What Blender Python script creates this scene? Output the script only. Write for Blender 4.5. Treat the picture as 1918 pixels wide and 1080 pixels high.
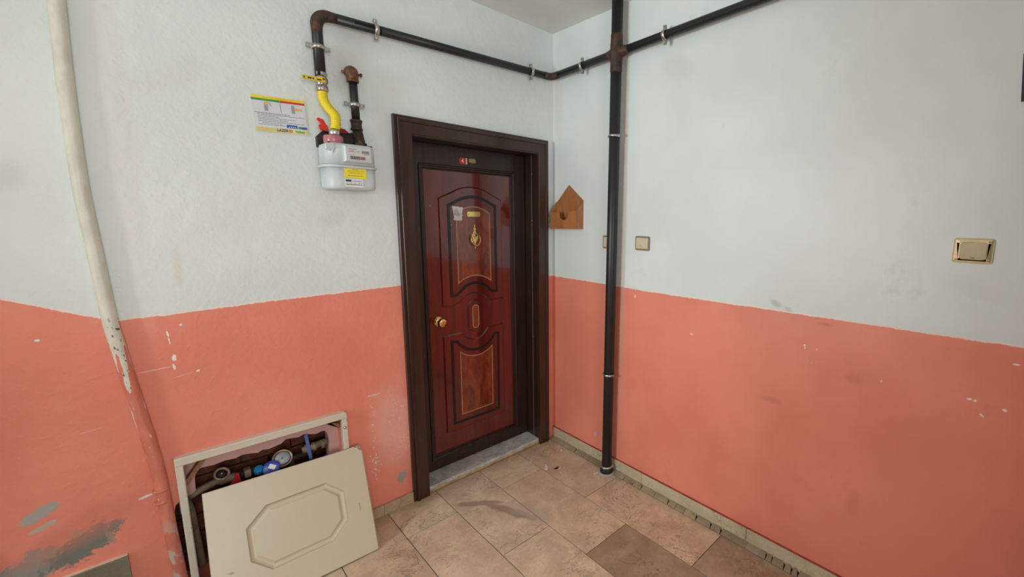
import bpy, bmesh, math, random
from mathutils import Vector, Matrix
from mathutils.geometry import tessellate_polygon
random.seed(7)
for o in list(bpy.data.objects):
    bpy.data.objects.remove(o)
SC = bpy.context.scene
COL = SC.collection

# ------------------------------------------------------------------ camera
FPX, YAW, PITCH, ROLL = 805.254, 0.8184, 0.1555, 0.0170
CAM = Vector((-1.9747, -2.364, 1.6506))
ca, sa = math.cos(YAW), math.sin(YAW)
f0 = Vector((sa, ca, 0)); r0 = Vector((ca, -sa, 0)); u0 = Vector((0, 0, 1))
FW = f0*math.cos(PITCH) - u0*math.sin(PITCH)
u2 = u0*math.cos(PITCH) + f0*math.sin(PITCH)
RT = r0*math.cos(ROLL) + u2*math.sin(ROLL)
UP = -r0*math.sin(ROLL) + u2*math.cos(ROLL)
cd = bpy.data.cameras.new('camera')
cam = bpy.data.objects.new('camera', cd); COL.objects.link(cam)
m = Matrix.Identity(4)
for i in range(3):
    m[i][0] = RT[i]; m[i][1] = UP[i]; m[i][2] = -FW[i]; m[i][3] = CAM[i]
cam.matrix_world = m
cd.sensor_width = 36.0
cd.lens = FPX/1918*36.0
cd.shift_x = -175.03/1918
cd.shift_y = -7.02/1918
cd.clip_start = 0.02
SC.camera = cam

# ------------------------------------------------------------------ light
SC.view_settings.view_transform = 'Standard'
SC.view_settings.look = 'None'
SC.view_settings.gamma = 1
SC.view_settings.use_curve_mapping = False
SC.view_settings.exposure = 0.20
W = bpy.data.worlds.new('sky'); SC.world = W; W.use_nodes = True
W.node_tree.nodes['Background'].inputs[0].default_value = (0.80, 0.90, 1.0, 1)
W.node_tree.nodes['Background'].inputs[1].default_value = 0.15

def area(name, loc, target, sx, sy, power, color):
    d = bpy.data.lights.new(name, 'AREA'); d.shape = 'RECTANGLE'; d.size = sx; d.size_y = sy
    d.energy = power; d.color = color
    o = bpy.data.objects.new(name, d); COL.objects.link(o); o.location = loc
    o.rotation_euler = (Vector(target)-Vector(loc)).to_track_quat('-Z', 'Y').to_euler()
    return o
area('window_daylight', (-4.56, -.65, 1.55), (0, -.65, 1.35), 1.2, 1.2, 98, (0.90, 0.99, 1.0))
area('added_rear_fill', (-2.45, -5.21, 1.75), (-.9, 0, 1.6), 1.5, 1.4, 60, (0.92, 0.99, 1.0))  # added fill from behind the camera, evens out the back wall

# ------------------------------------------------------------------ helpers
def world_loc(o):
    v = Vector((0, 0, 0))
    while o: v += Vector(o.location); o = o.parent
    return v

class MB:
    """collects world-space geometry for ONE mesh object"""
    def __init__(s): s.v = []; s.f = []; s.mi = []; s.sm = []
    def add(s, vs, fs, smooth=False, mi=0):
        b = len(s.v); s.v += [tuple(p) for p in vs]
        for f in fs:
            s.f.append([b+i for i in f]); s.sm.append(smooth); s.mi.append(mi)
        return s
    def box(s, x0, x1, y0, y1, z0, z1, bev=0, mi=0, rot=None, jit=0):
        bm = bmesh.new(); bmesh.ops.create_cube(bm, size=1)
        for v in bm.verts:
            v.co = Vector(((x0+x1)/2 + v.co.x*(x1-x0), (y0+y1)/2 + v.co.y*(y1-y0), (z0+z1)/2 + v.co.z*(z1-z0)))
            if jit: v.co += Vector([random.uniform(-jit, jit) for _ in range(3)])
        if bev: bmesh.ops.bevel(bm, geom=bm.edges[:], offset=bev, segments=2, affect='EDGES', profile=.6)
        if rot is not None:
            for v in bm.verts: v.co = rot @ v.co
        s.bm(bm, mi=mi); return s
    def bm(s, bm, smooth=False, mi=0):
        bm.verts.ensure_lookup_table(); bm.verts.index_update()
        s.add([v.co.copy() for v in bm.verts], [[v.index for v in f.verts] for f in bm.faces], smooth, mi); bm.free()
    def tube(s, pts, r, n=16, cap=True, mi=0, smooth=True):
        pts = [Vector(p) for p in pts]; k = len(pts)
        rs = r if isinstance(r, (list, tuple)) else [r]*k
        t0 = (pts[1]-pts[0]).normalized()
        up = Vector((0, 0, 1)) if abs(t0.z) < .9 else Vector((1, 0, 0))
        a = t0.cross(up).normalized(); vs = []; fs = []
        for i in range(k):
            t = ((pts[min(i+1, k-1)]-pts[i]).normalized() + (pts[i]-pts[max(i-1, 0)]).normalized()).normalized()
            a = (a - t*a.dot(t)).normalized(); b = t.cross(a)
            for j in range(n):
                th = 2*math.pi*j/n; vs.append(pts[i] + (a*math.cos(th)+b*math.sin(th))*rs[i])
        for i in range(k-1):
            for j in range(n):
                fs.append([i*n+j, i*n+(j+1) % n, (i+1)*n+(j+1) % n, (i+1)*n+j])
        b0 = len(s.v); s.add(vs, fs, smooth, mi)
        if cap:
            s.add([vs[j] for j in range(n)], [list(range(n))[::-1]], False, mi)
            s.add([vs[(k-1)*n+j] for j in range(n)], [list(range(n))], False, mi)
        return s
    def lathe(s, prof, c, axis=(0, 0, 1), n=24, mi=0, smooth=True, phase=0):
        """prof: list of (radius, height along axis)"""
        ax = Vector(axis).normalized(); up = Vector((0, 0, 1)) if abs(ax.z) < .9 else Vector((1, 0, 0))
        a = ax.cross(up).normalized(); b = ax.cross(a); c = Vector(c); vs = []; fs = []
        for r, h in prof:
            for j in range(n):
                th = 2*math.pi*(j+phase)/n; vs.append(c + ax*h + (a*math.cos(th)+b*math.sin(th))*r)
        for i in range(len(prof)-1):
            for j in range(n):
                fs.append([i*n+j, (i+1)*n+j, (i+1)*n+(j+1) % n, i*n+(j+1) % n])
        s.add(vs, fs, smooth, mi)
        if prof[0][0] > 1e-5: s.add(vs[:n], [list(range(n))], False, mi)
        if prof[-1][0] > 1e-5: s.add(vs[-n:], [list(range(n))[::-1]], False, mi)
        return s
    def prism(s, poly, M, d0, d1, holes=(), mi=0, bev=0):
        """poly: 2D points; M(u,v,d) -> world; extruded from d0 (back) to d1 (front)"""
        loops = [list(poly)] + [list(h) for h in holes]
        flat = [p for l in loops for p in l]
        tris = tessellate_polygon([[Vector((p[0], p[1], 0)) for p in l] for l in loops])
        n = len(flat)
        fr = [M(p[0], p[1], d1) for p in flat]; bk = [M(p[0], p[1], d0) for p in flat]
        if bev:
            ins = []
            for li, l in enumerate(loops):
                ins += inset(l, bev if li == 0 else -bev)
            fr2 = [M(p[0], p[1], d1) for p in ins]; mid = [M(p[0], p[1], d1-(bev if d1 > d0 else -bev)) for p in flat]
            vs = fr2+mid+bk; s.add(vs, [list(t) for t in tris], False, mi)
            st = 0
            for l in loops:
                k = len(l)
                for i in range(k):
                    a, b = st+i, st+(i+1) % k
                    s.add([fr2[a], fr2[b], mid[b], mid[a]], [[0, 1, 2, 3]], False, mi)
                    s.add([mid[a], mid[b], bk[b], bk[a]], [[0, 1, 2, 3]], False, mi)
                st += k
            s.add(bk, [list(t)[::-1] for t in tris], False, mi)
            return s
        s.add(fr+bk, [list(t) for t in tris] + [[n+i for i in t][::-1] for t in tris], False, mi)
        st = 0
        for l in loops:
            k = len(l)
            for i in range(k):
                a, b = st+i, st+(i+1) % k
                s.add([fr[a], fr[b], bk[b], bk[a]], [[0, 1, 2, 3]], False, mi)
            st += k
        return s
    def build(s, name, mats, parent=None, merge=True):
        off = world_loc(parent) if parent else Vector((0, 0, 0))
        me = bpy.data.meshes.new(name)
        me.from_pydata([tuple(Vector(p)-off) for p in s.v], [], s.f)
        me.polygons.foreach_set('use_smooth', s.sm); me.polygons.foreach_set('material_index', s.mi)
        if merge:
            bm = bmesh.new(); bm.from_mesh(me); bmesh.ops.remove_doubles(bm, verts=bm.verts, dist=1e-5)
            bmesh.ops.recalc_face_normals(bm, faces=bm.faces); bm.to_mesh(me); bm.free()
        for mt in (mats if isinstance(mats, (list, tuple)) else [mats]): me.materials.append(mt)
        o = bpy.data.objects.new(name, me); COL.objects.link(o)
        if parent: o.parent = parent
        return o

def inset(l, d):
    """inset polygon l by d (inwards for positive d, whatever its winding)"""
    n = len(l); A = sum(l[i][0]*l[(i+1) % n][1]-l[(i+1) % n][0]*l[i][1] for i in range(n))
    sg = 1 if A > 0 else -1; out = []
    for i in range(n):
        p0, p1, p2 = Vector(l[i-1][:2]), Vector(l[i][:2]), Vector(l[(i+1) % n][:2])
        e1 = (p1-p0).normalized(); e2 = (p2-p1).normalized()
        n1 = Vector((-e1.y, e1.x)); n2 = Vector((-e2.y, e2.x)); b = n1+n2
        if b.length < 1e-6: b = n1
        b.normalize(); k = max(.5, b.dot(n1)); q = p1 + b*(sg*d/k); out.append((q.x, q.y))
    return out

def arc3(a, mid, b, n=10):
    """2D points on a circular arc from a through mid to b"""
    ax, ay = a; bx, by = mid; cx, cy = b
    D = 2*(ax*(by-cy)+bx*(cy-ay)+cx*(ay-by))
    ux = ((ax*ax+ay*ay)*(by-cy)+(bx*bx+by*by)*(cy-ay)+(cx*cx+cy*cy)*(ay-by))/D
    uy = ((ax*ax+ay*ay)*(cx-bx)+(bx*bx+by*by)*(ax-cx)+(cx*cx+cy*cy)*(bx-ax))/D
    r = math.hypot(ax-ux, ay-uy); t0 = math.atan2(ay-uy, ax-ux); tm = math.atan2(by-uy, bx-ux); t1 = math.atan2(cy-uy, cx-ux)
    def norm(t): return t % (2*math.pi)
    if norm(tm-t0) < norm(t1-t0): dt = norm(t1-t0)
    else: dt = norm(t1-t0)-2*math.pi
    return [(ux+r*math.cos(t0+dt*i/n), uy+r*math.sin(t0+dt*i/n)) for i in range(n+1)]

def fillet(pts, r, n=8):
    pts = [Vector(p) for p in pts]; out = [pts[0]]
    for i in range(1, len(pts)-1):
        p, q, s_ = pts[i-1], pts[i], pts[i+1]
        a = (p-q).normalized(); b = (s_-q).normalized(); A = q+a*r; B = q+b*r
        for k in range(n+1):
            t = k/n; out.append(A*(1-t)**2+q*2*t*(1-t)+B*t*t)
    out.append(pts[-1]); return out

BACK = lambda y: (lambda u, v, d: Vector((u, y-d, v)))      # u=x, v=z, d out of the back wall
RIGHT = lambda x: (lambda u, v, d: Vector((x-d, u, v)))     # u=y, v=z, d out of the right wall

def thing(name, loc, label, cat, group=None):
    o = bpy.data.objects.new(name, None); COL.objects.link(o); o.location = loc
    o.empty_display_size = .1; tag(o, label, cat, group); return o
def tag(o, label=None, cat=None, group=None, kind=None):
    if label: o['label'] = label
    if cat: o['category'] = cat
    if group: o['group'] = group
    if kind: o['kind'] = kind
    return o
def struct(o): o['kind'] = 'structure'; return o
def holder(name, loc=(0, 0, 0)):
    o = bpy.data.objects.new(name, None); COL.objects.link(o); o.location = loc; o['kind'] = 'structure'; return o

# ------------------------------------------------------------------ materials
class T:
    """tiny node-writing helper"""
    def __init__(s, name):
        s.m = bpy.data.materials.new(name); s.m.use_nodes = True; s.nt = s.m.node_tree; s.n = s.nt.nodes
        s.b = s.n['Principled BSDF']; s._pos = None
    def new(s, t, **k):
        x = s.n.new(t)
        for a, b in k.items(): setattr(x, a, b)
        return x
    def put(s, sock, v):
        if isinstance(v, bpy.types.NodeSocket): s.nt.links.new(v, sock)
        elif v is not None:
            if isinstance(v, (tuple, list)) and len(v) == 3 and len(sock.default_value) == 4: v = tuple(v)+(1,)
            sock.default_value = v
    def math(s, op, a, b=None, c=None, clamp=False):
        x = s.new('ShaderNodeMath', operation=op); x.use_clamp = clamp
        s.put(x.inputs[0], a)
        if b is not None: s.put(x.inputs[1], b)
        if c is not None: s.put(x.inputs[2], c)
        return x.outputs[0]
    def pos(s):
        if s._pos is None:
            g = s.new('ShaderNodeNewGeometry'); x = s.new('ShaderNodeSeparateXYZ'); s.nt.links.new(g.outputs['Position'], x.inputs[0])
            s._pos = (g.outputs['Position'], x.outputs[0], x.outputs[1], x.outputs[2])
        return s._pos
    def noise(s, scale, detail=3, rough=.55, vec=None, dist=0, stretch=None):
        v = vec or s.pos()[0]
        if stretch:
            mp = s.new('ShaderNodeMapping'); s.nt.links.new(v, mp.inputs[0]); mp.inputs['Scale'].default_value = stretch; v = mp.outputs[0]
        x = s.new('ShaderNodeTexNoise'); s.nt.links.new(v, x.inputs['Vector']); x.inputs['Scale'].default_value = scale
        x.inputs['Detail'].default_value = detail; x.inputs['Roughness'].default_value = rough; x.inputs['Distortion'].default_value = dist
        return x.outputs['Fac']
    def ramp(s, v, a, b, lo=0., hi=1., smooth=True):
        x = s.new('ShaderNodeMapRange'); x.interpolation_type = 'SMOOTHSTEP' if smooth else 'LINEAR'
        s.put(x.inputs['Value'], v); s.put(x.inputs['From Min'], a); s.put(x.inputs['From Max'], b)
        s.put(x.inputs['To Min'], lo); s.put(x.inputs['To Max'], hi); return x.outputs[0]
    def mix(s, f, a, b, mode='MIX'):
        x = s.new('ShaderNodeMix', data_type='RGBA', blend_type=mode); s.put(x.inputs[0], f); s.put(x.inputs[6], a); s.put(x.inputs[7], b)
        return x.outputs[2]
    def ell(s, u, v, cu, cv, ru, rv, ang=0, n=None, amp=.8, soft=.15):
        """1 inside a (noise-distorted) ellipse"""
        c, q = math.cos(ang), math.sin(ang)
        du = s.math('SUBTRACT', u, cu); dv = s.math('SUBTRACT', v, cv)
        a = s.math('ADD', s.math('MULTIPLY', du, c/ru), s.math('MULTIPLY', dv, q/ru))
        b = s.math('ADD', s.math('MULTIPLY', du, -q/rv), s.math('MULTIPLY', dv, c/rv))
        d = s.math('SQRT', s.math('ADD', s.math('MULTIPLY', a, a), s.math('MULTIPLY', b, b)))
        if n is not None: d = s.math('MULTIPLY_ADD', s.math('SUBTRACT', n, .5), amp*2, d)
        return s.ramp(d, 1-soft, 1+soft, 1., 0.)
    def curve(s, u, pts):
        lo, hi = pts[0][0], pts[-1][0]; v0 = min(p[1] for p in pts); v1 = max(p[1] for p in pts)
        x = s.new('ShaderNodeFloatCurve'); cv = x.mapping.curves[0]
        t = s.math('DIVIDE', s.math('SUBTRACT', u, lo), hi-lo, clamp=True)
        s.put(x.inputs['Value'], t)
        P = [((p[0]-lo)/(hi-lo), (p[1]-v0)/(v1-v0)) for p in pts]
        cv.points[0].location = P[0]; cv.points[1].location = P[-1]
        for p in P[1:-1]: cv.points.new(*p)
        for p in cv.points: p.handle_type = 'VECTOR'
        x.mapping.update(); return s.math('MULTIPLY_ADD', x.outputs[0], v1-v0, v0)
    def bump(s, h, strength=.3, dist=.002):
        x = s.new('ShaderNodeBump'); x.inputs['Strength'].default_value = strength; x.inputs['Distance'].default_value = dist
        s.put(x.inputs['Height'], h); s.nt.links.new(x.outputs[0], s.b.inputs['Normal']); return s
    def set(s, color=None, rough=None, metal=None, **k):
        if color is not None: s.put(s.b.inputs['Base Color'], color)
        if rough is not None: s.put(s.b.inputs['Roughness'], rough)
        if metal is not None: s.put(s.b.inputs['Metallic'], metal)
        for a, b in k.items(): s.put(s.b.inputs[a.replace('_', ' ')], b)
        return s

def worn(name, col, rough=.5, metal=0., var=.12, scale=12, bump=.0, bscale=150, **k):
    t = T(name); n = t.noise(scale, 4)
    c = t.mix(t.ramp(n, .3, .7), tuple(x*(1-var) for x in col), tuple(min(1, x*(1+var)) for x in col))
    t.set(c, rough, metal, **k)
    if bump: t.bump(t.noise(bscale, 3), bump, .001)
    return t.m

CORAL = (0.82, 0.26, 0.175); WHITE = (0.735, 0.785, 0.765)
def painted_wall(name, axis, line, patches=(), chips=(), rough=.5, bumpy=.5, smudge_and_shade=()):
    t = T(name); P, X, Y, Z = t.pos(); u = X if axis == 'x' else Y; v = Z
    n1 = t.noise(9, 5, .6); n2 = t.noise(60, 3, .6); n3 = t.noise(1.6, 4, .55); nP = t.noise(24, 6, .72, dist=.5); nQ = t.noise(110, 4, .65)
    L = t.curve(u, line) if len(line) > 1 else line[0]
    L = t.math('MULTIPLY_ADD', t.math('SUBTRACT', n2, .5), .012, L)
    L = t.math('MULTIPLY_ADD', t.math('SUBTRACT', n1, .5), .012, L)
    m_ = t.ramp(t.math('SUBTRACT', v, L), -.0015, .0015, 1., 0.)
    edge = t.ramp(t.math('ABSOLUTE', t.math('SUBTRACT', v, t.math('ADD', L, .002))), .0025, .0055, .9, 0.)
    wh = t.mix(t.ramp(n3, .35, .68), tuple(c*.94 for c in WHITE), tuple(c*1.03 for c in WHITE))
    co = t.mix(t.ramp(n3, .35, .65), (CORAL[0]*.92, CORAL[1]*.88, CORAL[2]*.86), (CORAL[0]*1.03, CORAL[1]*1.07, CORAL[2]*1.08))
    # dirty smears and scuffs
    dirt = t.math('MULTIPLY', t.ramp(t.noise(3.2, 6, .7), .60, .74), .30)
    wh = t.mix(dirt, wh, (.52, .50, .46)); co = t.mix(t.math('MULTIPLY', dirt, .8), co, (.55, .15, .10))
    col = t.mix(m_, wh, co)
    col = t.mix(edge, col, (.86, .74, .66))
    for (cu, cv, ru, rv, ang, color, amp, fac) in patches:
        big = max(ru, rv) > .015 and min(ru, rv) > .006
        k = t.ell(u, v, cu, cv, ru, rv, ang, nP if big else nQ, amp*(3.2 if big else 2.2), .16)
        k = t.math('MULTIPLY', k, fac)
        col = t.mix(k, col, color)
    for (cu, cv, ru, rv, ang, color, thr, sc) in chips:       # clusters of small flakes
        k = t.math('MULTIPLY', t.ell(u, v, cu, cv, ru, rv, ang, None, 0, .3), t.ramp(t.noise(sc, 4, .7), thr+.02, thr+.06))
        col = t.mix(k, col, color)
    for (cu, cv, ru, rv, ang, color, fac) in smudge_and_shade:
        k = t.math('MULTIPLY', t.ell(u, v, cu, cv, ru, rv, ang, n1, .5, .55), fac)
        col = t.mix(k, col, color)
    t.set(col, rough)
    h = t.math('ADD', t.math('MULTIPLY', t.noise(20, 5, .62), 1.0), t.math('MULTIPLY', t.ramp(t.noise(34, 3, .5), .52, .85), .30))
    t.bump(h, bumpy, .006)
    return t.m

LT = (.84, .78, .70); GREY = (.30, .285, .25); PK = (.80, .55, .47)
back_line = [(-4.6, 2.35), (-3.3, 1.82), (-2.32, 1.357), (-2.085, 1.243), (-1.64, 1.258), (-1.06, 1.271), (0, 1.232)]
M_back = painted_wall('stucco_back_wall', 'x', back_line,
    patches=[(-2.328, .590, .050, .019, .55, (.40, .37, .32), .5, 1), (-2.325, .541, .030, .009, .3, (.46, .44, .38), .6, .8),
             (-2.350, .405, .082, .055, .25, GREY, .35, 1), (-2.248, .420, .100, .045, .55, (.20, .19, .16), .45, 1),
             (-2.262, .478, .022, .016, .2, (.45, .30, .24), .5, .8), (-2.181, .418, .008, .03, .2, (.35, .27, .22), .8, .8),
             (-1.118, .176, .026, .030, -.3, (.34, .31, .26), .5, 1), (-1.168, .380, .011, .008, 0, (.42, .36, .30), .5, .8),
             (-2.076, .534, .022, .005, .15, LT, .5, 1), (-2.263, 1.206, .006, .004, 0, LT, .3, 1),
             (-1.955, 1.170, .0028, .012, .1, LT, .6, 1), (-1.953, 1.142, .0020, .014, .1, LT, .6, 1), (-1.946, 1.072, .006, .014, .0, LT, .5, 1), (-1.950, 1.035, .004, .012, .1, LT, .4, 1),
             (-2.005, 1.036, .055, .0016, .05, PK, .25, 1), (-1.884, 1.002, .006, .004, .6, LT, .3, 1), (-1.93, .995, .03, .0012, .2, PK, .2, .8),
             (-1.915, 1.20, .004, .004, 0, LT, .2, 1), (-2.184, .85, .03, .0012, .1, PK, .2, .7),
             (-1.232, .70, .03, .006, 0, PK, .6, .8), (-2.03, .125, .045, .022, .5, (.68, .60, .48), .5, .9)],
    chips=[(-1.245, .45, .010, .26, 0, LT, .55, 70), (-1.13, .50, .07, .16, 0, PK, .57, 60), (-1.10, .37, .045, .09, -.6, LT, .56, 90),
           (-1.245, .32, .03, .07, 0, LT, .54, 80), (-2.17, 1.06, .08, .07, 0, PK, .70, 60), (-1.62, .93, .25, .12, 0, PK, .74, 60),
           (-2.30, .50, .14, .09, .5, (.78, .45, .34), .66, 60), (-2.02, .33, .03, .12, 0, LT, .60, 80), (-2.27, .53, .16, .10, .5, (.36, .12, .08), .66, 45)],
    smudge_and_shade=[(-1.30, 2.30, .10, .09, 0, (.55, .50, .46), .5), (-1.90, 1.42, .012, .07, 0, (.66, .58, .48), .35), (-1.36, 1.62, .06, .03, .5, (.55, .52, .47), .25),
            (-2.0, 1.95, .035, .6, 0, (.70, .63, .60), .35), (-1.14, .48, .10, .22, 0, (.80, .46, .36), .55), (-1.85, 2.15, .12, .05, .6, (.58, .57, .55), .2),  # tall pinkish stripe is painted shade beside the left riser
            (-2.27, 1.75, .05, .04, .5, (.58, .57, .55), .4), (-2.25, .48, .16, .05, .4, (.62, .20, .13), .5)],
    rough=.55, bumpy=.6)
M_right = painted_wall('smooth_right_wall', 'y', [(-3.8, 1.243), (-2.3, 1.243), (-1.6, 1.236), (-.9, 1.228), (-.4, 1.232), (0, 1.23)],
    patches=[(-1.745, 1.098, .004, .005, 0, LT, .2, 1), (-1.747, 1.088, .003, .004, 0, LT, .2, 1), (-1.797, 1.092, .003, .003, 0, LT, .2, 1),
             (-2.049, 1.017, .003, .003, 0, LT, .2, 1), (-2.322, 1.026, .007, .004, 0, LT, .3, 1), (-2.338, 1.024, .005, .004, 0, LT, .3, 1),
             (-2.417, 1.014, .006, .005, .5, LT, .3, 1), (-2.361, .977, .008, .003, .6, LT, .3, 1), (-2.427, 1.182, .008, .003, 0, LT, .3, 1),
             (-.76, 1.185, .005, .008, .3, LT, .4, 1), (-1.16, 1.034, .008, .004, .4, LT, .4, .9), (-.444, .18, .010, .016, 0, (.52, .42, .38), .3, .9)],
    chips=[(-1.77, 1.034, .03, .02, 0, LT, .58, 130), (-2.37, 1.0, .10, .05, .3, LT, .68, 120), (-2.38, 1.19, .08, .010, 0, LT, .64, 120),
           (-.43, 1.17, .06, .04, 0, LT, .63, 110), (-.87, 1.035, .06, .02, 0, LT, .63, 110), (-1.2, 1.01, .04, .03, 0, PK, .64, 100),
           (-2.02, 1.07, .05, .02, .5, PK, .66, 100), (-1.6, .9, .9, .3, 0, PK, .735, 70)],
    smudge_and_shade=[(-1.60, 1.27, .03, .015, .4, (.42, .44, .40), .6), (-1.66, 1.25, .02, .010, .4, (.42, .44, .40), .5), (-1.82, 1.21, .03, .008, 0, (.42, .10, .07), .4),
            (-1.62, .80, .04, .015, 0, (.45, .12, .08), .3), (-1.95, 1.0, .03, .02, 0, (.45, .12, .08), .25), (-2.0, .45, .025, .06, 0, (.55, .17, .12), .25),
            (-.660, 1.55, .016, 1.15, 0, (.50, .38, .27), .50), (-2.3, 1.42, .08, .03, .3, (.6, .62, .57), .2), (-1.0, 2.42, .1, .05, .3, (.60, .58, .52), .3),  # tall brown stripe is the black riser's shadow, painted on
            (-.05, 2.4, .05, .2, 0, (.62, .54, .44), .3), (-2.45, 1.9, .12, .2, 0, (.62, .64, .60), .3)],
    rough=.42, bumpy=.12)
M_other = painted_wall('plain_far_wall', 'x', [(-4.6, 1.241), (0, 1.24)], rough=.5, bumpy=.2)
M_left = painted_wall('plain_left_wall', 'y', [(-4, 1.241), (0, 1.24)], rough=.5, bumpy=.2)
t = T('ceiling_paint'); n = t.noise(1.8, 5, .6)
t.set(t.mix(t.ramp(n, .35, .7), (.72, .71, .68), (.80, .79, .76)), .7); t.bump(t.noise(30, 3), .2, .003); M_ceil = t.m

# marble floor tiles
def marble(name, base, dark, vein, world_stain=False, rough=.38):
    t = T(name); P = t.pos()[0]
    oi = t.new('ShaderNodeObjectInfo')
    ad = t.new('ShaderNodeVectorMath', operation='ADD'); t.nt.links.new(P, ad.inputs[0])
    cb = t.new('ShaderNodeCombineXYZ'); t.put(cb.inputs[0], t.math('MULTIPLY', oi.outputs['Random'], 9)); t.put(cb.inputs[1], t.math('MULTIPLY', oi.outputs['Random'], 5))
    t.nt.links.new(cb.outputs[0], ad.inputs[1]); V = ad.outputs[0]
    n1 = t.noise(5, 6, .62, vec=V, dist=.6); n2 = t.noise(22, 5, .65, vec=V, dist=1.0); n3 = t.noise(2.2, 4, .6, vec=V)
    c = t.mix(t.ramp(n1, .35, .68), dark, base)
    c = t.mix(t.ramp(n2, .55, .72, 0., .5), c, tuple(min(1, x*1.22) for x in base)); n4 = t.noise(60, 5, .7, vec=V, dist=.8); c = t.mix(t.ramp(n4, .50, .34, 0., .45), c, tuple(x*.80 for x in dark))
    for sc, w, f in ((4.5, .018, .65), (9, .016, .45)):
        nn = t.noise(sc, 5, .65, vec=V, dist=1.4)
        vv = t.ramp(t.math('ABSOLUTE', t.math('SUBTRACT', nn, .5)), 0., w, f, 0.)
        vv = t.math('MULTIPLY', vv, t.ramp(t.noise(3, 2, .5, vec=V), .45, .6))
        c = t.mix(vv, c, vein)
    c = t.mix(1., c, oi.outputs['Color'], 'MULTIPLY')
    if world_stain:
        _, X, Y, Z = t.pos(); wn = t.noise(12, 5, .65)
        k = t.math('MAXIMUM', t.ell(X, Y, -.80, -.30, .13, .022, -.7, wn, .7, .3), t.ell(X, Y, -.71, -.50, .17, .030, -1.2, wn, .7, .3))
        c = t.mix(t.math('MULTIPLY', k, .6), c, (.27, .16, .11))
        k = t.math('MULTIPLY', t.ell(X, Y, -.65, -.55, .045, .13, .25, wn, .8, .3), .5); c = t.mix(k, c, (.55, .47, .41))
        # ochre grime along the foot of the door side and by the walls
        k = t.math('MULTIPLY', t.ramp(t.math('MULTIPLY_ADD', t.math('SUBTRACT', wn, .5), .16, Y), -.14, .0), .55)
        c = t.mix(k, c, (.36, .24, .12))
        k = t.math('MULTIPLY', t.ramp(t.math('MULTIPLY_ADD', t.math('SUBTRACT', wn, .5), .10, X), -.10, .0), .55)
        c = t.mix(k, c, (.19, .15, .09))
        k = t.math('MULTIPLY', t.ramp(t.noise(160, 2, .5), .70, .73), .6); c = t.mix(k, c, (.60, .54, .46))
    t.set(c, t.ramp(n2, .3, .7, rough-.08, rough+.12, False)); t.bump(t.math('ADD', n2, t.math('MULTIPLY', n1, .5)), .22, .0015)
    return t.m
M_tile = marble('rose_marble_tile', (.74, .60, .44), (.57, .44, .31), (.24, .15, .10), True)
M_cream = marble('cream_marble_skirting', (.60, .53, .37), (.50, .43, .28), (.30, .22, .12), False, .35)
M_grout = worn('dirty_grout', (.13, .095, .065), .9, var=.3, scale=40, bump=.3)
t = T('grey_veined_marble'); n = t.noise(7, 6, .65, dist=1.2)
c = t.mix(t.ramp(n, .38, .66), (.36, .37, .34), (.60, .62, .57)); vn = t.noise(14, 5, .6, dist=1.6)
c = t.mix(t.ramp(t.math('ABSOLUTE', t.math('SUBTRACT', vn, .5)), 0., .02, .6, 0.), c, (.17, .18, .17)); t.set(c, .3); M_sill = t.m
M_ochre = worn('ochre_mortar', (.40, .27, .14), .8, var=.25, scale=30, bump=.4)

# door
def wood(name, c1, c2, rough=.3, coat=.5, scale=6, stretch=(6, 6, .6), fig=.5):
    t = T(name); n = t.noise(scale, 6, .6, dist=.8, stretch=stretch); k = t.noise(2.5, 4, .6)
    c = t.mix(t.ramp(n, .32, .68), c1, c2); c = t.mix(t.ramp(k, .4, .7, 0., fig), c, c1)
    t.set(c, rough, Coat_Weight=coat, Coat_Roughness=.06); return t.m
M_frame = wood('dark_walnut_frame', (.030, .0105, .006), (.050, .019, .011), .34, .22)
M_border = wood('dark_walnut_leaf_border', (.018, .007, .004), (.034, .013, .007), .38, .15)
M_red = wood('red_mahogany_gloss', (.085, .0045, .0035), (.14, .009, .006), .16, .9, 4, (5, 5, .5), .35)
M_veneer = wood('burl_veneer_gloss', (.125, .018, .007), (.27, .050, .016), .16, .9, 7, (4, 4, 1.2), .6)
M_black = worn('black_lacquer', (.008, .009, .009), .22, var=.2)
M_inlay = worn('straw_inlay', (.55, .34, .14), .35, var=.2, scale=90)
def metal(name, col, rough=.25, var=.1, scale=20, bump=0.): return worn(name, col, rough, 1., var, scale, bump)
M_brass = metal('polished_brass', (.83, .58, .22), .16)
M_dullbrass = metal('dull_brass', (.45, .33, .15), .38)
M_paper = worn('white_paper', (.62, .60, .58), .8, var=.08)
M_redplate = worn('red_enamel', (.62, .02, .015), .3)
M_whitepl = worn('white_plastic', (.78, .78, .76), .35, var=.04)
M_print = worn('black_print', (.03, .03, .035), .6)
# pipes
t = T('black_pipe_paint'); n = t.noise(25, 5, .6); r_ = t.ramp(t.noise(9, 5, .7), .66, .76, 0., .6)
t.set(t.mix(r_, t.mix(n, (.007, .008, .008), (.018, .018, .018)), (.045, .025, .014)), .42); t.bump(t.noise(90, 3), .15, .001); M_pipe = t.m
t = T('rusty_weld'); n = t.noise(30, 6, .65)
t.set(t.mix(t.ramp(n, .35, .65), (.022, .014, .009), (.085, .035, .016)), .6); t.bump(t.noise(80, 3), .4, .0015); M_rust = t.m
t = T('rusty_elbow'); n = t.noise(45, 6, .65)
t.set(t.mix(t.ramp(n, .35, .65), (.10, .045, .020), (.22, .105, .045)), .6, .3); t.bump(t.noise(110, 3), .4, .0015); M_rust2 = t.m
M_zinc = metal('galvanised_zinc', (.55, .54, .50), .35, .2, 60)
M_grease = metal('greasy_cast_iron', (.085, .065, .05), .5, .3, 40, .3)
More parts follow.
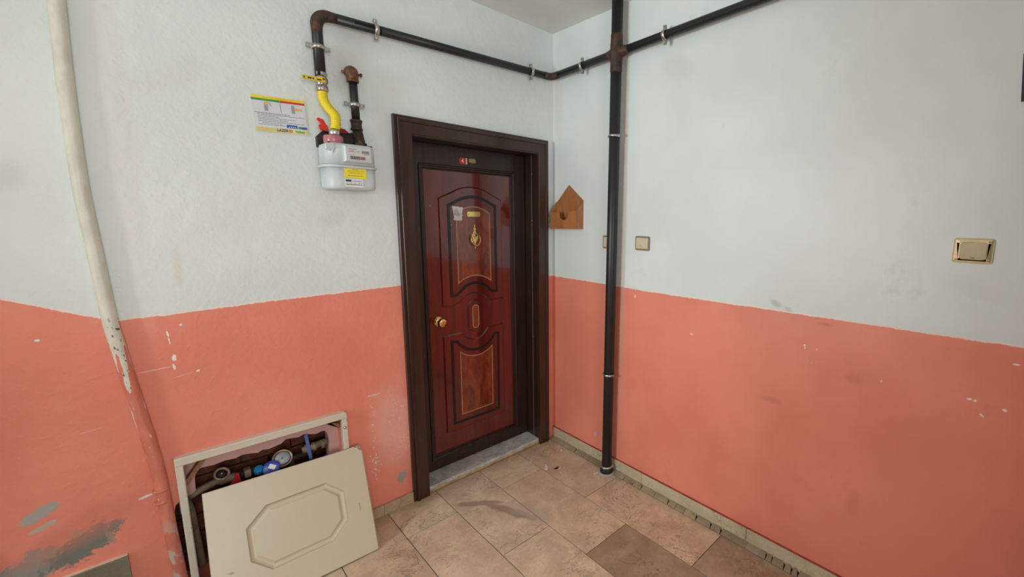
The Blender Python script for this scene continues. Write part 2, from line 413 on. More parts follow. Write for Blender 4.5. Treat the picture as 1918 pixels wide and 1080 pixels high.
M_iron = worn('sooty_bracket_iron', (.035, .027, .022), .5, .5, .3, 40, .3)
M_nickel = metal('nickel_valve', (.50, .46, .40), .28, .2, 50)
t = T('yellow_hose_plastic'); t.set((.80, .62, .012), .40); t.bump(t.noise(300, 2), .15, .0008); M_yel = t.m
M_yellever = worn('yellow_lever', (.72, .50, .02), .4)
M_ysticker = worn('yellow_sticker', (.85, .68, .03), .45, var=.04)
M_meter = worn('grey_meter_paint', (.56, .60, .60), .38, var=.04)
M_meterface = worn('meter_window_face', (.62, .57, .55), .3, var=.06)
M_ribbon = worn('red_plastic', (.70, .025, .02), .35)
t = T('pink_seal_plastic'); t.set(t.mix(t.noise(60, 3), (.50, .12, .14), (.72, .30, .32)), .25, Alpha=1.0, Transmission_Weight=.25); M_pink = t.m
# left riser: cream paint that peels into the coral paint
t = T('peeling_cream_and_coral'); _, X, Y, Z = t.pos(); n = t.noise(26, 4, .6, stretch=(1, 1, .5)); n2 = t.noise(90, 3, .6, stretch=(1, 1, .5))
lim = t.math('MULTIPLY_ADD', t.math('SUBTRACT', t.noise(30, 3, .5, stretch=(1, 1, .12)), .5), 1.7, 1.11)
co = t.ramp(t.math('SUBTRACT', Z, lim), -.006, .006, 1., 0.)
cr = t.mix(t.ramp(n, .3, .7), (.60, .59, .48), (.70, .69, .58))
fl = t.math('MULTIPLY', t.ramp(n2, .60, .63), t.ramp(Z, 1.29, 1.22))
fl = t.math('MULTIPLY', fl, t.ramp(Z, .88, .98)); cr = t.mix(fl, cr, (.12, .07, .05))
cc = t.mix(t.ramp(n, .3, .7), (.60, .175, .115), (.70, .22, .15))
ch = t.math('MULTIPLY', t.ramp(n2, .66, .69), t.ramp(Z, 1.0, .40, .75, 1.)); cc = t.mix(ch, cc, (.78, .68, .56))
low = t.math('MULTIPLY', t.ramp(Z, .46, .30), t.ramp(n, .48, .54)); cc = t.mix(low, cc, (.52, .43, .33))
t.set(t.mix(co, cr, cc), .45); t.bump(t.math('ADD', n2, t.math('MULTIPLY', co, .4)), .5, .003); M_riser = t.m
# cabinet
t = T('cream_lacquered_board'); n = t.noise(3, 4, .6); k = t.ramp(t.noise(26, 5, .7), .70, .74, 0., .35)
t.set(t.mix(k, t.mix(n, (.58, .50, .36), (.63, .55, .41)), (.30, .22, .13)), .33); t.bump(t.noise(40, 3), .05, .001); M_cream_board = t.m
t = T('chipped_cream_frame'); n = t.noise(14, 4, .6); k = t.ramp(t.noise(38, 4, .65), .66, .69, 0., .8)
t.set(t.mix(k, t.mix(n, (.60, .54, .42), (.70, .64, .53)), (.26, .19, .12)), .5); t.bump(t.noise(40, 4), .4, .003); M_cream_frame = t.m
M_board_edge = worn('raw_board_edge', (.45, .31, .17), .7, var=.2, scale=60)
t = T('pink_plaster'); n = t.noise(12, 4, .6); t.set(t.mix(n, (.56, .32, .28), (.66, .42, .37)), .8); t.bump(t.noise(50, 4), .5, .004); M_pplaster = t.m
t = T('red_hollow_brick'); n = t.noise(22, 6, .7)
t.set(t.mix(t.ramp(n, .3, .7), (.060, .018, .010), (.20, .055, .025)), .85); t.bump(t.noise(60, 5, .7), .8, .006); M_brick = t.m
M_mortar = worn('grey_mortar', (.10, .075, .055), .95, var=.35, scale=25, bump=.8, bscale=60)
M_bracewood = wood('brown_brace_wood', (.20, .10, .045), (.34, .18, .08), .6, 0, 12, (4, 4, 4))
M_ppr = worn('dusty_beige_pipe', (.25, .19, .125), .6, var=.25, scale=30)
M_darkpipe = worn('dirty_grey_pipe', (.05, .04, .032), .7, var=.3, scale=30)
M_blue = worn('blue_plastic', (.035, .055, .36), .35); M_lblue = worn('blue_strap', (.10, .17, .42), .4)
M_cyan = worn('light_blue_knob', (.015, .25, .55), .35); M_redk = worn('red_handle', (.55, .02, .03), .4)
M_dial = worn('dial_face', (.40, .43, .45), .3, var=.1)
M_glass = T('clear_dial_glass').set((.9, .9, .9), .05, Transmission_Weight=1.0).m
M_rack = wood('orange_brown_laminate', (.34, .125, .040), (.44, .175, .062), .42, .1, 5, (3, 3, .8), .3)
M_swback = worn('switch_rim', (.22, .18, .10), .35); M_sw = worn('cream_switch_plastic', (.62, .53, .36), .35, var=.04)
M_gold = metal('bright_gold_chrome', (.85, .74, .48), .24); M_bell = worn('champagne_button', (.50, .45, .28), .28, .35, .05)
M_wipe = worn('olive_paint', (.24, .22, .12), .5); M_maroon = worn('maroon_paint', (.24, .06, .045), .45)
M_green = worn('green_print', (.05, .30, .05), .5); M_redp = worn('red_print', (.62, .03, .03), .5); M_ybg = worn('yellow_print', (.80, .66, .04), .5)
M_pale = worn('pale_yellow_print', (.70, .66, .34), .5); M_blueprint = worn('blue_print', (.03, .10, .36), .5); M_greyp = worn('grey_print', (.34, .33, .40), .5)
M_poster = worn('glossy_poster_white', (.66, .68, .72), .35, var=.03); M_orange = worn('orange_print', (.72, .42, .04), .5); M_txt = worn('grey_text_print', (.14, .13, .18), .6)
M_dk = worn('opposite_door_wood', (.03, .012, .008), .3)

# ------------------------------------------------------------------ setting
H = 2.837
door_hole = [(-1.03, -.06), (-1.03, 2.10), (-.085, 2.10), (-.085, -.06)]
box_hole = [(-1.966, .648), (-1.395, .648), (-1.395, .045), (-2.0, .03), (-2.034, .06), (-2.030, .13), (-2.017, .20), (-2.024, .27), (-2.010, .33), (-2.013, .40), (-2.003, .455), (-1.990, .468), (-1.966, .47)]
b = MB().prism([(-4.75, -.1), (.15, -.1), (.15, 3.0), (-4.75, 3.0)], BACK(0), -.30, 0, [door_hole, box_hole])
wall_back = struct(b.build('wall_back', M_back))
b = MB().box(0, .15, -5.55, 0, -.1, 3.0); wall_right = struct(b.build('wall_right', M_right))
b = MB().prism([(-5.55, -.1), (0, -.1), (0, 3.0), (-5.55, 3.0)], RIGHT(-4.6), -.0, .15, [[(-1.27, .93), (-.03, .93), (-.03, 2.17), (-1.27, 2.17)]])
wall_left = struct(b.build('wall_left', M_left))
b = MB().prism([(-4.75, -.1), (.15, -.1), (.15, 3.0), (-4.75, 3.0)], BACK(-5.25), 0, .15, [[(-3.25, 1.0), (-1.65, 1.0), (-1.65, 2.5), (-3.25, 2.5)]])
wall_front = struct(b.build('wall_front', M_other))
b = MB().box(-.90, 0, -5.25, -2.57, 0, H); struct(b.build('added_blocker_corner', worn('dim_blocker_grey', (.36, .345, .31), .85, var=.1, scale=6, bump=.3)))  # unseen block added to shade the right wall's near end, grey to stay dim
struct(MB().box(-3.52, -3.40, -3.6, -1.12, 0, H).build('added_blocker_partition', M_other))  # unseen, added to keep left window light off the right wall's near end
b = MB().box(-3.30, -3.10, -.42, -.001, 1.0, H); struct(b.build('added_blocker_pier', M_other))  # unseen, added to block grazing light on the back wall's left part
b = MB().box(-4.75, .15, -5.45, .3, H, 3.02); struct(b.build('ceiling', M_ceil))

# unseen windows round the area lights; the rear one is added for fill
def window(name, M, u0_, u1_, v0_, v1_):
    w = holder(name)
    b = MB().prism([(u0_, v0_), (u1_, v0_), (u1_, v1_), (u0_, v1_)], M, .03, .10, [[(u0_+.06, v0_+.06), (u1_-.06, v0_+.06), (u1_-.06, v1_-.06), (u0_+.06, v1_-.06)]])
    b.build('window_frame', M_whitepl, w)
    um = (u0_+u1_)/2
    MB().prism([(um-.03, v0_+.06), (um+.03, v0_+.06), (um+.03, v1_-.06), (um-.03, v1_-.06)], M, .035, .095).build('mullion', M_whitepl, w)
    return w
window('window_1', lambda u, v, d: Vector((-4.6-d, u, v)), -1.27, -.03, .93, 2.17)
window('added_window_2', lambda u, v, d: Vector((u, -5.25-d, v)), -3.25, -1.65, 1.0, 2.5)

# floor: grout bed with one object per marble tile
floor = struct(MB().box(-4.75, .15, -5.5, .30, -.10, -.004).build('floor', M_grout))
xs = [-.047, -.335, -.638, -.930, -1.208]
while xs[-1] > -4.6: xs.append(xs[-1]-.291)
tints = {(0, 0): (.98, .93, .90), (0, 1): (1.06, .98, .95), (0, 2): (.72, .66, .60), (1, 0): (1.04, 1.03, 1.0), (1, 1): (1.05, 1.0, .95), (1, 2): (.60, .54, .49),
         (2, 0): (1.08, 1.08, 1.07), (2, 1): (1.06, 1.02, .98), (3, 0): (1.08, 1.10, 1.04), (3, 1): (1.06, 1.02, .99), (4, 0): (.95, .90, .86), (4, 1): (.95, .9, .85)}
def tile(name, x0, x1, y0, y1, mat, parent, tint, top=0., th=.012, g=.0021):
    b = MB().box(x0+g, x1-g, y0+g, y1-g, top-th, top+random.uniform(-.0004, .0004), bev=.0012)
    o = b.build(name, mat, parent); o.color = (*tint, 1); return o
for i in range(len(xs)-1):
    off = (.695, .278, .727, .277, .70)[i] if i < 5 else (.72 if i % 2 else .28)
    ys = [0, -off]
    while ys[-1] > -5.25: ys.append(ys[-1]-(.735 if i < 5 else .72))
    ytop = .0
    for j in range(len(ys)-1):
        if ys[j] < -5.2: continue
        tn = tints.get((i, j), None) or tuple([random.uniform(.88, 1.06)]*3)
        tile('floor_tile', xs[i+1], xs[i], max(ys[j+1], -5.25), ys[j], M_tile, floor, tn)
# narrow border strip of cut, cracked pieces beside the right wall
y = -.0; seq = [.16, .12, .09, .13, .17, .07, .05, .09, .06, .04, .10, .05, .06, .08, .09, .06, .14, .07, .035, .03, .06, .035, .03, .05, .04, .09, .12, .2, .2, .3, .3, .3]
for s_ in seq:
    if y-s_ < -3.6: break
    sk = random.uniform(-.012, .012)
    b = MB().prism([(-.0455, y-s_+.0015), (-.011, y-s_+.0015+sk), (-.011, y-.0015), (-.0455, y-.0015)], lambda u, v, d: Vector((u, v, d+(u+.0455)*.52*(d > -.01))), -.012, random.uniform(-.0025, -.0005))
    o = b.build('floor_tile', M_tile, floor); k_ = random.uniform(.55, .85); o.color = (k_, k_*.97, k_*.88, 1); y -= s_

# baseboards, one object per marble length
bbr = holder('baseboard_right'); ys = [0, -.862, -1.548, -2.25, -2.95, -3.8]
for a, b_ in zip(ys, ys[1:]):
    o = MB().box(-.012, 0, b_+.001, a-.001, 0, .083, bev=.0015).build('skirting_slab', M_cream, bbr); o.color = (1, 1, 1, 1)
# painted strip of plaster on top of the slabs
M_dcoral = worn('dark_coral_ledge', (.36, .075, .05), .55, var=.25, scale=20, bump=.3)
MB().box(-.0115, 0, -3.8, -.001, .083, .0865, bev=.001).build('painted_ledge', M_dcoral, bbr)
bbb = holder('baseboard_back')
for a, b_ in ((-1.385, -1.2235), (-1.2225, -1.062)):
    o = MB().box(a, b_, -.016, 0, 0, .060, bev=.0015).build('skirting_slab', M_cream, bbb); o.color = (.86, .72, .70, 1)

# stair that climbs to the left along the back wall
stair = holder('stair_left')
M_step = marble('grey_stair_marble', (.24, .21, .145), (.16, .14, .095), (.12, .10, .07), False, .4)
x = -2.145
for k in range(6):
    x1 = x; x0 = x-.29; z1 = .20+.17*k
    o = MB().box(x0, x1, -1.0, -.002, -.004 if k == 0 else 0, z1, bev=.004).build('stair_step', M_step, stair); o.color = (1, 1, 1, 1)
    o = MB().box(x0+.0015, x1-.002-(0.0 if k else 0), -.016, 0, z1, z1+.123, bev=.001).build('skirting_slab', M_step, stair); o.color = (1, .98, .92, 1)
    MB().box(x0+.001, x1-.003, -.010, 0, z1+.1232, z1+.130, bev=.001).build('plaster_ledge', worn('pale_plaster_edge', (.70, .50, .38), .8) if k == 0 else bpy.data.materials['pale_plaster_edge'], stair)
    x = x0
tag(stair, 'marble stair climbing left along the back wall, only its skirting in view', None)

# ------------------------------------------------------------------ entrance door
door = thing('door_1', (-.56, 0, 0), 'dark walnut entrance door with red carved leaf and red number plate 4', 'door'); door['kind'] = 'structure'
xo0, xo1, xi0, xi1, zt, zi = -1.061, -.058, -.972, -.146, 2.150, 2.053
# architrave: stepped casing of three boards
def casing(name, off, y0, y1, w0, w1):
    """U-shaped strip; w0..w1 = distance from outer edge"""
    pass
def u_frame(b, a, c, d0, d1, bev=.003):
    L_, R_, Tt = xo0+a, xo1-a, zt-a
    l_, r__, tt = xo0+c, xo1-c, zt-c
    b.prism([(L_, 0), (l_, 0), (l_, tt), (r__, tt), (r__, 0), (R_, 0), (R_, Tt), (L_, Tt)], BACK(0), d0, d1, bev=bev)
b = MB(); u_frame(b, 0, .018, 0, .024); u_frame(b, .016, .032, 0, .036); u_frame(b, .030, .0885, 0, .030)
b.build('architrave', M_frame, door)
# reveal lining behind the casing (jambs and head, with a stop)
b = MB(); yb = .17
b.box(xi1, xi1+.05, -.028, .05, 0, zi+.05); b.box(xi1+.0015, xi1+.05, .05, yb+.06, 0, zi+.05)
b.box(xi0-.05, xi0, -.028, .05, 0, zi+.05); b.box(xi0-.05, xi0-.0015, .05, yb+.06, 0, zi+.05)
b.box(xi0-.014, xi1+.014, -.028, .05, zi, zi+.045); b.box(xi0-.03, xi1+.03, .05, yb+.06, zi+.002, zi+.045)
b.build('jamb_lining', M_border, door)
MB().box(xi1-.001, xi1+.0005, .0495, .0515, .045, zi, 0).build('rubber_seal', worn('pale_seal', (.30, .25, .22), .4), door)
# marble threshold
th = MB().box(-.985, -.135, -.006, .17, .010, .040, bev=.003).build('threshold', M_sill, door)
MB().prism([(-.975, 0), (-.14, 0), (-.14, .020), (-.975, .020)], lambda u, v, d: Vector((u, -d, v)), -.02, .013, bev=.008).build('mortar_bed', M_ochre, th)
# leaf
YL = .13
leaf = MB()
lx0, lx1, lz0, lz1 = -.968, -.148, .0425, 2.052
leaf.box(lx0, lx1, YL+.012, YL+.055, lz0, lz1)
leaf_o = leaf.build('leaf', M_red, door)
px0, px1, pz0, pz1 = -.850, -.262, .142, 1.908
b = MB(); b.prism([(lx0, lz0), (lx1, lz0), (lx1, lz1), (lx0, lz1)], BACK(YL), -.013, 0, [[(px0-.030, pz0-.030), (px1+.030, pz0-.030), (px1+.030, pz1+.030), (px0-.030, pz1+.030)]], bev=.002)
def ringframe(b, a, c, d0, d1, bev):
    b.prism([(px0-a, pz0-a), (px1+a, pz0-a), (px1+a, pz1+a), (px0-a, pz1+a)], BACK(YL), d0, d1, [[(px0-c, pz0-c), (px1+c, pz0-c), (px1+c, pz1+c), (px0-c, pz1+c)]], bev=bev)
ringframe(b, .031, .018, -.013, .007, .004); ringframe(b, .0185, .008, -.013, .002, .002); ringframe(b, .0085, 0, -.013, -.004, .003)
b.build('border_moulding', M_border, leaf_o)
P0 = -.011   # depth (out of YL plane) of the panel surface
DM = BACK(YL)
up_out = [(-.768, 1.085), (-.690, 1.085)] + arc3((-.640, 1.105), (-.548, 1.152), (-.462, 1.105), 10) + [(-.430, 1.088), (-.333, 1.090), (-.333, 1.752)] + arc3((-.420, 1.792), (-.55, 1.825), (-.680, 1.788), 10) + [(-.768, 1.748)]
up_blk = [(-.716, 1.142), (-.668, 1.142)] + arc3((-.635, 1.168), (-.546, 1.210), (-.455, 1.168), 10) + [(-.425, 1.140), (-.374, 1.140), (-.374, 1.716)] + arc3((-.44, 1.748), (-.545, 1.772), (-.65, 1.745), 10) + [(-.716, 1.712)]
lo_out = [(-.772, .255), (-.335, .262), (-.335, .914), (-.455, .910)] + arc3((-.470, .893), (-.552, .848), (-.632, .892), 10) + [(-.644, .906), (-.772, .902)]
lo_blk = [(-.726, .298), (-.376, .298), (-.370, .864), (-.414, .866)] + arc3((-.436, .832), (-.560, .785), (-.655, .832), 10) + [(-.678, .862), (-.726, .866)]
gold_up = [(-.656, 1.227)] + arc3((-.656, 1.227), (-.545, 1.268), (-.427, 1.225), 10)[1:-1] + [(-.427, 1.225), (-.427, 1.660)] + arc3((-.427, 1.660), (-.541, 1.701), (-.656, 1.658), 10)[1:-1] + [(-.656, 1.658)]
gold_lo = [(-.662, .355), (-.434, .360), (-.430, .774)] + arc3((-.430, .774), (-.560, .732), (-.660, .776), 10)[1:-1] + [(-.660, .776)]
def capsule(cx, cz, w, h, n=10):
    return [(cx+w*math.cos(a), cz+(h-w)+w*math.sin(a)) for a in [math.pi*i/n for i in range(n+1)]] + [(cx+w*math.cos(a), cz-(h-w)+w*math.sin(a)) for a in [math.pi+math.pi*i/n for i in range(n+1)]]
for pl_ in (up_out, lo_out, capsule(-.550, 1.003, .049, .106)):
    MB().prism(pl_, DM, P0-.002, P0+.0072, bev=.0065).build('carved_field', M_red, leaf_o)
def strip(poly, w):
    return poly, inset(poly, w)
for pl_ in (up_blk, lo_blk):
    o_, i_ = strip(pl_, .0195)
    MB().prism(o_, DM, P0+.004, P0+.0085, [i_], bev=.0015).build('black_groove', M_black, leaf_o)
for pl_ in (gold_up, gold_lo, capsule(-.545, .997, .020, .074)):
    MB().prism(pl_, DM, P0+.004, P0+.0076).build('veneer_inlay', M_veneer, leaf_o)
    b = MB(); o_, i_ = inset(pl_, -.0015), inset(pl_, .0012)
    b.prism(o_, DM, P0+.004, P0+.0082, [i_])
    q = inset(pl_, -.0035); n = len(q)            # little beads round the inlay
    for i in range(n):
        p, r2 = Vector(q[i]), Vector(q[(i+1) % n]); L_ = (r2-p).length; k = max(1, int(L_/.0075))
        for j in range(k):
            c_ = p + (r2-p)*((j+.5)/k)
            b.prism([(c_.x-.0015, c_.y-.0015), (c_.x+.0015, c_.y-.0015), (c_.x+.0015, c_.y+.0015), (c_.x-.0015, c_.y+.0015)], DM, P0+.0065, P0+.0082)
    b.build('beaded_inlay_line', M_inlay, leaf_o, merge=False)
# hardware (parts of the door leaf)
S = P0+.0075
b = MB(); w_, h_ = .047, .0165; cx, cz = -.538, 1.656
pl_ = [(cx-w_+.006, cz-h_), (cx+w_-.006, cz-h_), (cx+w_, cz-h_+.006), (cx+w_, cz+h_-.006), (cx+w_-.006, cz+h_), (cx-w_+.006, cz+h_), (cx-w_, cz+h_-.006), (cx-w_, cz-h_+.006)]
b.prism(pl_, DM, S, S+.0025, bev=.001); npl = b.build('name_plate', M_brass, door)
for sx in (-1, 1): MB().lathe([(.0032, 0), (.0028, .0012), (0, .0014)], DM(cx+sx*.039, cz, S+.0025), (0, -1, 0), 10).build('screw', M_dullbrass, npl)
# knocker: urn-shaped plate with peephole, finial and swinging ring
kx, kz = -.536, 1.51
def mirror_poly(h): return [(kx+a, kz+b_) for a, b_ in h] + [(kx-a, kz+b_) for a, b_ in reversed(h) if abs(a) > 1e-6]
b = MB()
b.prism(mirror_poly([(0, -.075), (.004, -.070), (.005, -.052), (.010, -.046), (.004, -.040), (.010, -.030), (.018, -.018), (.022, -.002), (.026, .010), (.026, .022), (.014, .024), (.009, .034), (.005, .044), (.010, .050), (.009, .056), (.004, .062), (.004, .068), (.003, .078), (0, .082)]), DM, S, S+.006, bev=.002)
b.lathe([(.012, 0), (.011, .006), (.008, .008)], DM(kx, kz+.012, S+.005), (0, -1, 0), 16)
kn = b.build('door_knocker', M_brass, door)
MB().lathe([(.0065, 0), (.006, .001), (0, .0012)], DM(kx+.002, kz+.014, S+.013), (0, -1, 0), 14).build('peephole', M_black, kn)
pts = [(-.027, .012), (-.031, -.005), (-.030, -.022), (-.022, -.038), (-.010, -.048), (0, -.050), (.010, -.048), (.022, -.038), (.030, -.022), (.031, -.005), (.027, .012)]
b = MB().tube([DM(kx+a, kz+b_, S+.012+.010*max(0, -b_)/.05) for a, b_ in pts], [.003, .003, .0035, .004, .005, .0055, .005, .004, .0035, .003, .003], 8)
b.tube([DM(kx-.030, kz+.014, S+.010), DM(kx+.030, kz+.014, S+.010)], .0028, 8)
b.lathe([(.004, 0), (.007, .004), (.007, .012), (.003, .018)], DM(kx, kz-.050, S), (0, -1, 0), 12)
b.build('knocker_ring', M_brass, kn)
# octagonal knob
kp = DM(-.799, 1.003, P0)
b = MB(); b.lathe([(.033, 0), (.034, .006), (.030, .012), (.020, .014), (.012, .018), (.011, .044)], kp, (0, -1, 0), 8, smooth=False, phase=.5)
b.lathe([(.012, .040), (.024, .044), (.029, .052), (.029, .062), (.024, .070), (.016, .074), (.015, .076), (.013, .077), (0, .0775)], kp, (0, -1, 0), 8, smooth=False, phase=.5)
b.build('door_knob', M_brass, door)
# torn paper left by a sticker
pp = [(-.684, 1.702), (-.640, 1.700), (-.634, 1.694), (-.628, 1.699), (-.611, 1.696), (-.617, 1.668), (-.621, 1.655), (-.614, 1.648), (-.620, 1.640), (-.620, 1.615), (-.672, 1.617), (-.677, 1.626), (-.672, 1.632), (-.676, 1.66)]
MB().prism(pp, DM, S-.002, S+.003).build('torn_sticker', M_paper, door)
MB().prism([(-.668, 1.683), (-.652, 1.688), (-.640, 1.668), (-.632, 1.655), (-.634, 1.643), (-.652, 1.642), (-.660, 1.648), (-.672, 1.648)], DM, S-.002, S+.0034).build('sticker_smear', worn('grey_glue', (.42, .38, .37), .7), door)
# number plate 4, oval lock cover, strike plates on the frame
b = MB(); x0, x1, z0, z1 = -.626, -.575, 1.956, 1.994
b.prism([(x0+.006, z0), (x1, z0), (x1, z1), (x0+.006, z1), (x0, z1-.006), (x0, z0+.006)], BACK(YL), 0, .003, bev=.0008)
npn = b.build('number_plate', M_redplate, door)
MB().prism([(x1-.0085, z0+.001), (x1-.001, z0+.001), (x1-.001, z1-.001), (x1-.0085, z1-.001)], BACK(YL), .003, .0034).build('white_edge', M_whitepl, npn)
def text(body, size, loc, mat, parent, rot=(math.pi/2, 0, 0), name='lettering', bold=0., sx=1., ext=.0002):
    cu = bpy.data.curves.new(name, 'FONT'); cu.body = body; cu.size = size; cu.extrude = ext; cu.offset = bold
    cu.align_x = 'CENTER'; cu.align_y = 'CENTER'; cu.materials.append(mat)
    tmp = bpy.data.objects.new('tmp', cu); COL.objects.link(tmp)
    me = bpy.data.meshes.new_from_object(tmp.evaluated_get(bpy.context.evaluated_depsgraph_get())); bpy.data.objects.remove(tmp)
    me.name = name; o = bpy.data.objects.new(name, me); COL.objects.link(o); o.parent = parent
    o.location = Vector(loc)-world_loc(parent); o.rotation_euler = rot; o.scale = (sx, 1, 1); return o
text('4', .032, (-.606, YL-.0036, 1.974), M_whitepl, npn, bold=.0006)
b = MB(); b.prism([(-.540+a, 1.9815+b_) for a, b_ in [(-.023, -.008), (-.018, -.013), (.018, -.013), (.023, -.008), (.023, .008), (.018, .013), (-.018, .013), (-.023, .008)]], BACK(YL), 0, .003, bev=.001)
b.build('blank_oval_plate', M_dullbrass, door)
for za, zb, mm in ((1.512, 1.572, M_brass), (.968, .995, M_ochre)):
    MB().box(xi0-.004, xi0+.0015, .040, .066, za, zb, bev=.001).build('strike_plate', mm, door)
for (a, c_) in ((-.813, 1.701), (-.690, 1.590)): MB().lathe([(.0028, 0), (.002, .001), (0, .0012)], DM(a, c_, P0 if a < -.8 else S-.0005), (0, -1, 0), 8).build('paint_speck', M_whitepl, door)
for zz in (1.93, 1.62, .8): MB().lathe([(.004, 0), (.003, .0015), (0, .002)], Vector((xi1+.0005, .047, zz)), (-1, 0, 0), 8).build('screw', M_zinc, door)

# ------------------------------------------------------------------ gas pipes
gas = thing('gas_pipe', (-.06, -.61, 0), 'black painted gas riser by the right wall with branches running under the ceiling', 'pipe')
RX = -.060
def riser_y(z): return -.609-.019*z/2.84
b = MB().tube([(RX, riser_y(0.02), .02), (RX, riser_y(1.4), 1.4), (RX, riser_y(H), H)], .0315, 28); b.build('riser_pipe', M_pipe, gas)
b = MB().lathe([(.040, .006), (.043, .012), (.043, .040), (.039, .046)], (RX, riser_y(0), 0), n=28); b.build('foot_coupling', M_pipe, gas)
MB().lathe([(.044, .046), (.046, .050), (.044, .055), (.033, .057)], (RX, riser_y(0), 0), n=28).build('foot_ring', M_zinc, gas)
MB().lathe([(.056, 0), (.050, .006), (.040, .008)], (RX, riser_y(0), .0005), n=28).build('cement_collar', worn('grey_cement', (.45, .42, .35), .9, var=.2, bump=.5), gas)
ZC = 2.548
A0, A1, A2, A3 = Vector((-1.372, -.05, 2.245)), Vector((-1.372, -.05, 2.503)), Vector((-.052, -.05, ZC)), Vector((-.052, -3.8, 2.662))
rB = .0212
b = MB().tube(fillet([A0, A1, A1.lerp(A2, .2)], .055, 10), rB, 20); b.tube([A1.lerp(A2, .06), A2.lerp(A1, .02)], rB, 20); b.build('meter_branch', M_pipe, gas)
el = fillet([A1-Vector((0, 0, .075)), A1, A1.lerp(A2, .055)], .055, 12)
MB().tube(el, [rB+.0035*min(1, i/3, (len(el)-1-i)/3) for i in range(len(el))], 20).build('pipe_elbow', M_rust, gas)
b = MB().tube(fillet([A2.lerp(A1, .05), A2, A2.lerp(A3, .02)], .04, 10), rB+.001, 20); b.build('corner_elbow', M_rust, gas)
b = MB().tube([A2.lerp(A3, .015), A2.lerp(A3, .5), A3], rB, 20); b.build('ceiling_branch', M_pipe, gas)
zw = 2.566; yw = riser_y(zw)
b = MB().tube([(RX, riser_y(z_), z_) for z_ in (2.455, 2.465, 2.50, 2.53, 2.60, 2.64, 2.650, 2.66)], [.0315, .034, .0335, .036, .036, .0335, .034, .0315], 28)
dv = (A3-A2).normalized(); wc = Vector((-.052, yw, A2.z+dv.z/dv.y*(yw-A2.y)))
b.tube([wc-dv*.085, wc-dv*.06, wc-dv*.03, wc, wc+dv*.03, wc+dv*.06, wc+dv*.085], [rB, rB+.003, rB+.009, rB+.012, rB+.009, rB+.003, rB], 20); b.build('weld_joint', M_rust, gas)

def clamp(parent, c, ax, out, r, w=.018, ear=.022, name='pipe_clamp', bolt=True):
    """split band round a pipe (axis ax) with two ears standing across, on a stud to the wall (direction -out)"""
    c = Vector(c); ax = Vector(ax).normalized(); out = Vector(out).normalized(); sd = ax.cross(out).normalized()
    b = MB(); n = 24
    def pt(a, rr, h): return c + (out*math.cos(a)+sd*math.sin(a))*rr + ax*h
    ri, ro = r+.0008, r+.0045
    vs = []; fs = []
    for j in range(n):
        a = 2*math.pi*j/n; vs += [pt(a, ri, -w/2), pt(a, ro, -w/2), pt(a, ro, w/2), pt(a, ri, w/2)]
    for j in range(n):
        k = (j+1) % n
        for q in range(4): fs.append([j*4+q, j*4+(q+1) % 4, k*4+(q+1) % 4, k*4+q])
    b.add(vs, fs, True)
    def boxl(p0, a1, a2, a3, l1, l2, l3):
        vs = [p0+a1*(i*l1/2)+a2*(j*l2/2)+a3*(k*l3/2) for i in (-1, 1) for j in (-1, 1) for k in (-1, 1)]
        b.add(vs, [[0, 1, 3, 2], [4, 6, 7, 5], [0, 4, 5, 1], [2, 3, 7, 6], [0, 2, 6, 4], [1, 5, 7, 3]])
    for s_ in (-1, 1):
        for o_ in (-.0035, .0035):
            boxl(c+sd*(s_*(r+.003+ear/2))+out*o_, sd, ax, out, ear, w, .002)
        if bolt:
            b.tube([c+sd*(s_*(r+.004+ear*.55))-out*.010, c+sd*(s_*(r+.004+ear*.55))+out*.009], .0028, 8)
            b.tube([c+sd*(s_*(r+.004+ear*.55))+out*.0045, c+sd*(s_*(r+.004+ear*.55))+out*.008], .0052, 6, smooth=False)
    b.tube([c-out*(r+.002), c-out*.049], .0045, 8)
    return b.build(name, M_zinc, parent)
bd = (A2-A1).normalized()
clamp(gas, A1+bd*((-1.127+1.372)/bd.x), bd, (0, -1, 0), rB); clamp(gas, A1+bd*((-.216+1.372)/bd.x), bd, (0, -1, 0), rB)
clamp(gas, (-1.372, -.05, 2.366), (0, 0, 1), (0, -1, 0), rB)
for yy in (-.34, -.951, -1.9): clamp(gas, A2+dv*((yy-A2.y)/dv.y), dv, (-1, 0, 0), rB)
clamp(gas, (RX, riser_y(2.114), 2.114), (0, 0, 1), (-1, 0, 0), .0315, w=.014, ear=.013); clamp(gas, (RX, riser_y(.672), .672), (0, 0, 1), (-1, 0, 0), .0315, w=.014, ear=.010)
# ball valve on the branch
VX, VY = -1.370, -.050
b = MB(); b.lathe([(.020, 0), (.0235, .002), (.0235, .022), (.020, .024), (.019, .030), (.024, .036), (.0265, .046), (.024, .056), (.0185, .062), (.0215, .066), (.0215, .076), (.018, .080)], (VX, VY, 2.182), n=20)
b.lathe([(.0255, 0), (.0255, .020)], (VX, VY, 2.184), n=6, smooth=False); b.lathe([(.0245, 0), (.0245, .014)], (VX, VY, 2.248), n=6, smooth=False)
b.lathe([(.011, 0), (.011, .034), (.006, .036)], (VX, VY, 2.228), (0, -1, 0), 12)
bv = b.build('ball_valve', M_nickel, gas)
b = MB().prism([(VX+.006, 2.214), (VX+.006, 2.236), (VX-.012, 2.236), (VX-.026, 2.231), (VX-.078, 2.229), (VX-.084, 2.226), (VX-.080, 2.214), (VX-.026, 2.214)], BACK(VY), .032, .036, bev=.001)
b.build('valve_lever', M_yellever, bv)
b = MB()
for a, c_ in ((-.076, -.070), (-.060, -.046), (-.043, -.037), (-.026, -.010)): b.prism([(VX+a, 2.2185), (VX+c_, 2.2185), (VX+c_, 2.2245), (VX+a, 2.2245)], BACK(VY), .036, .0363)
b.build('lever_print', M_print, bv)
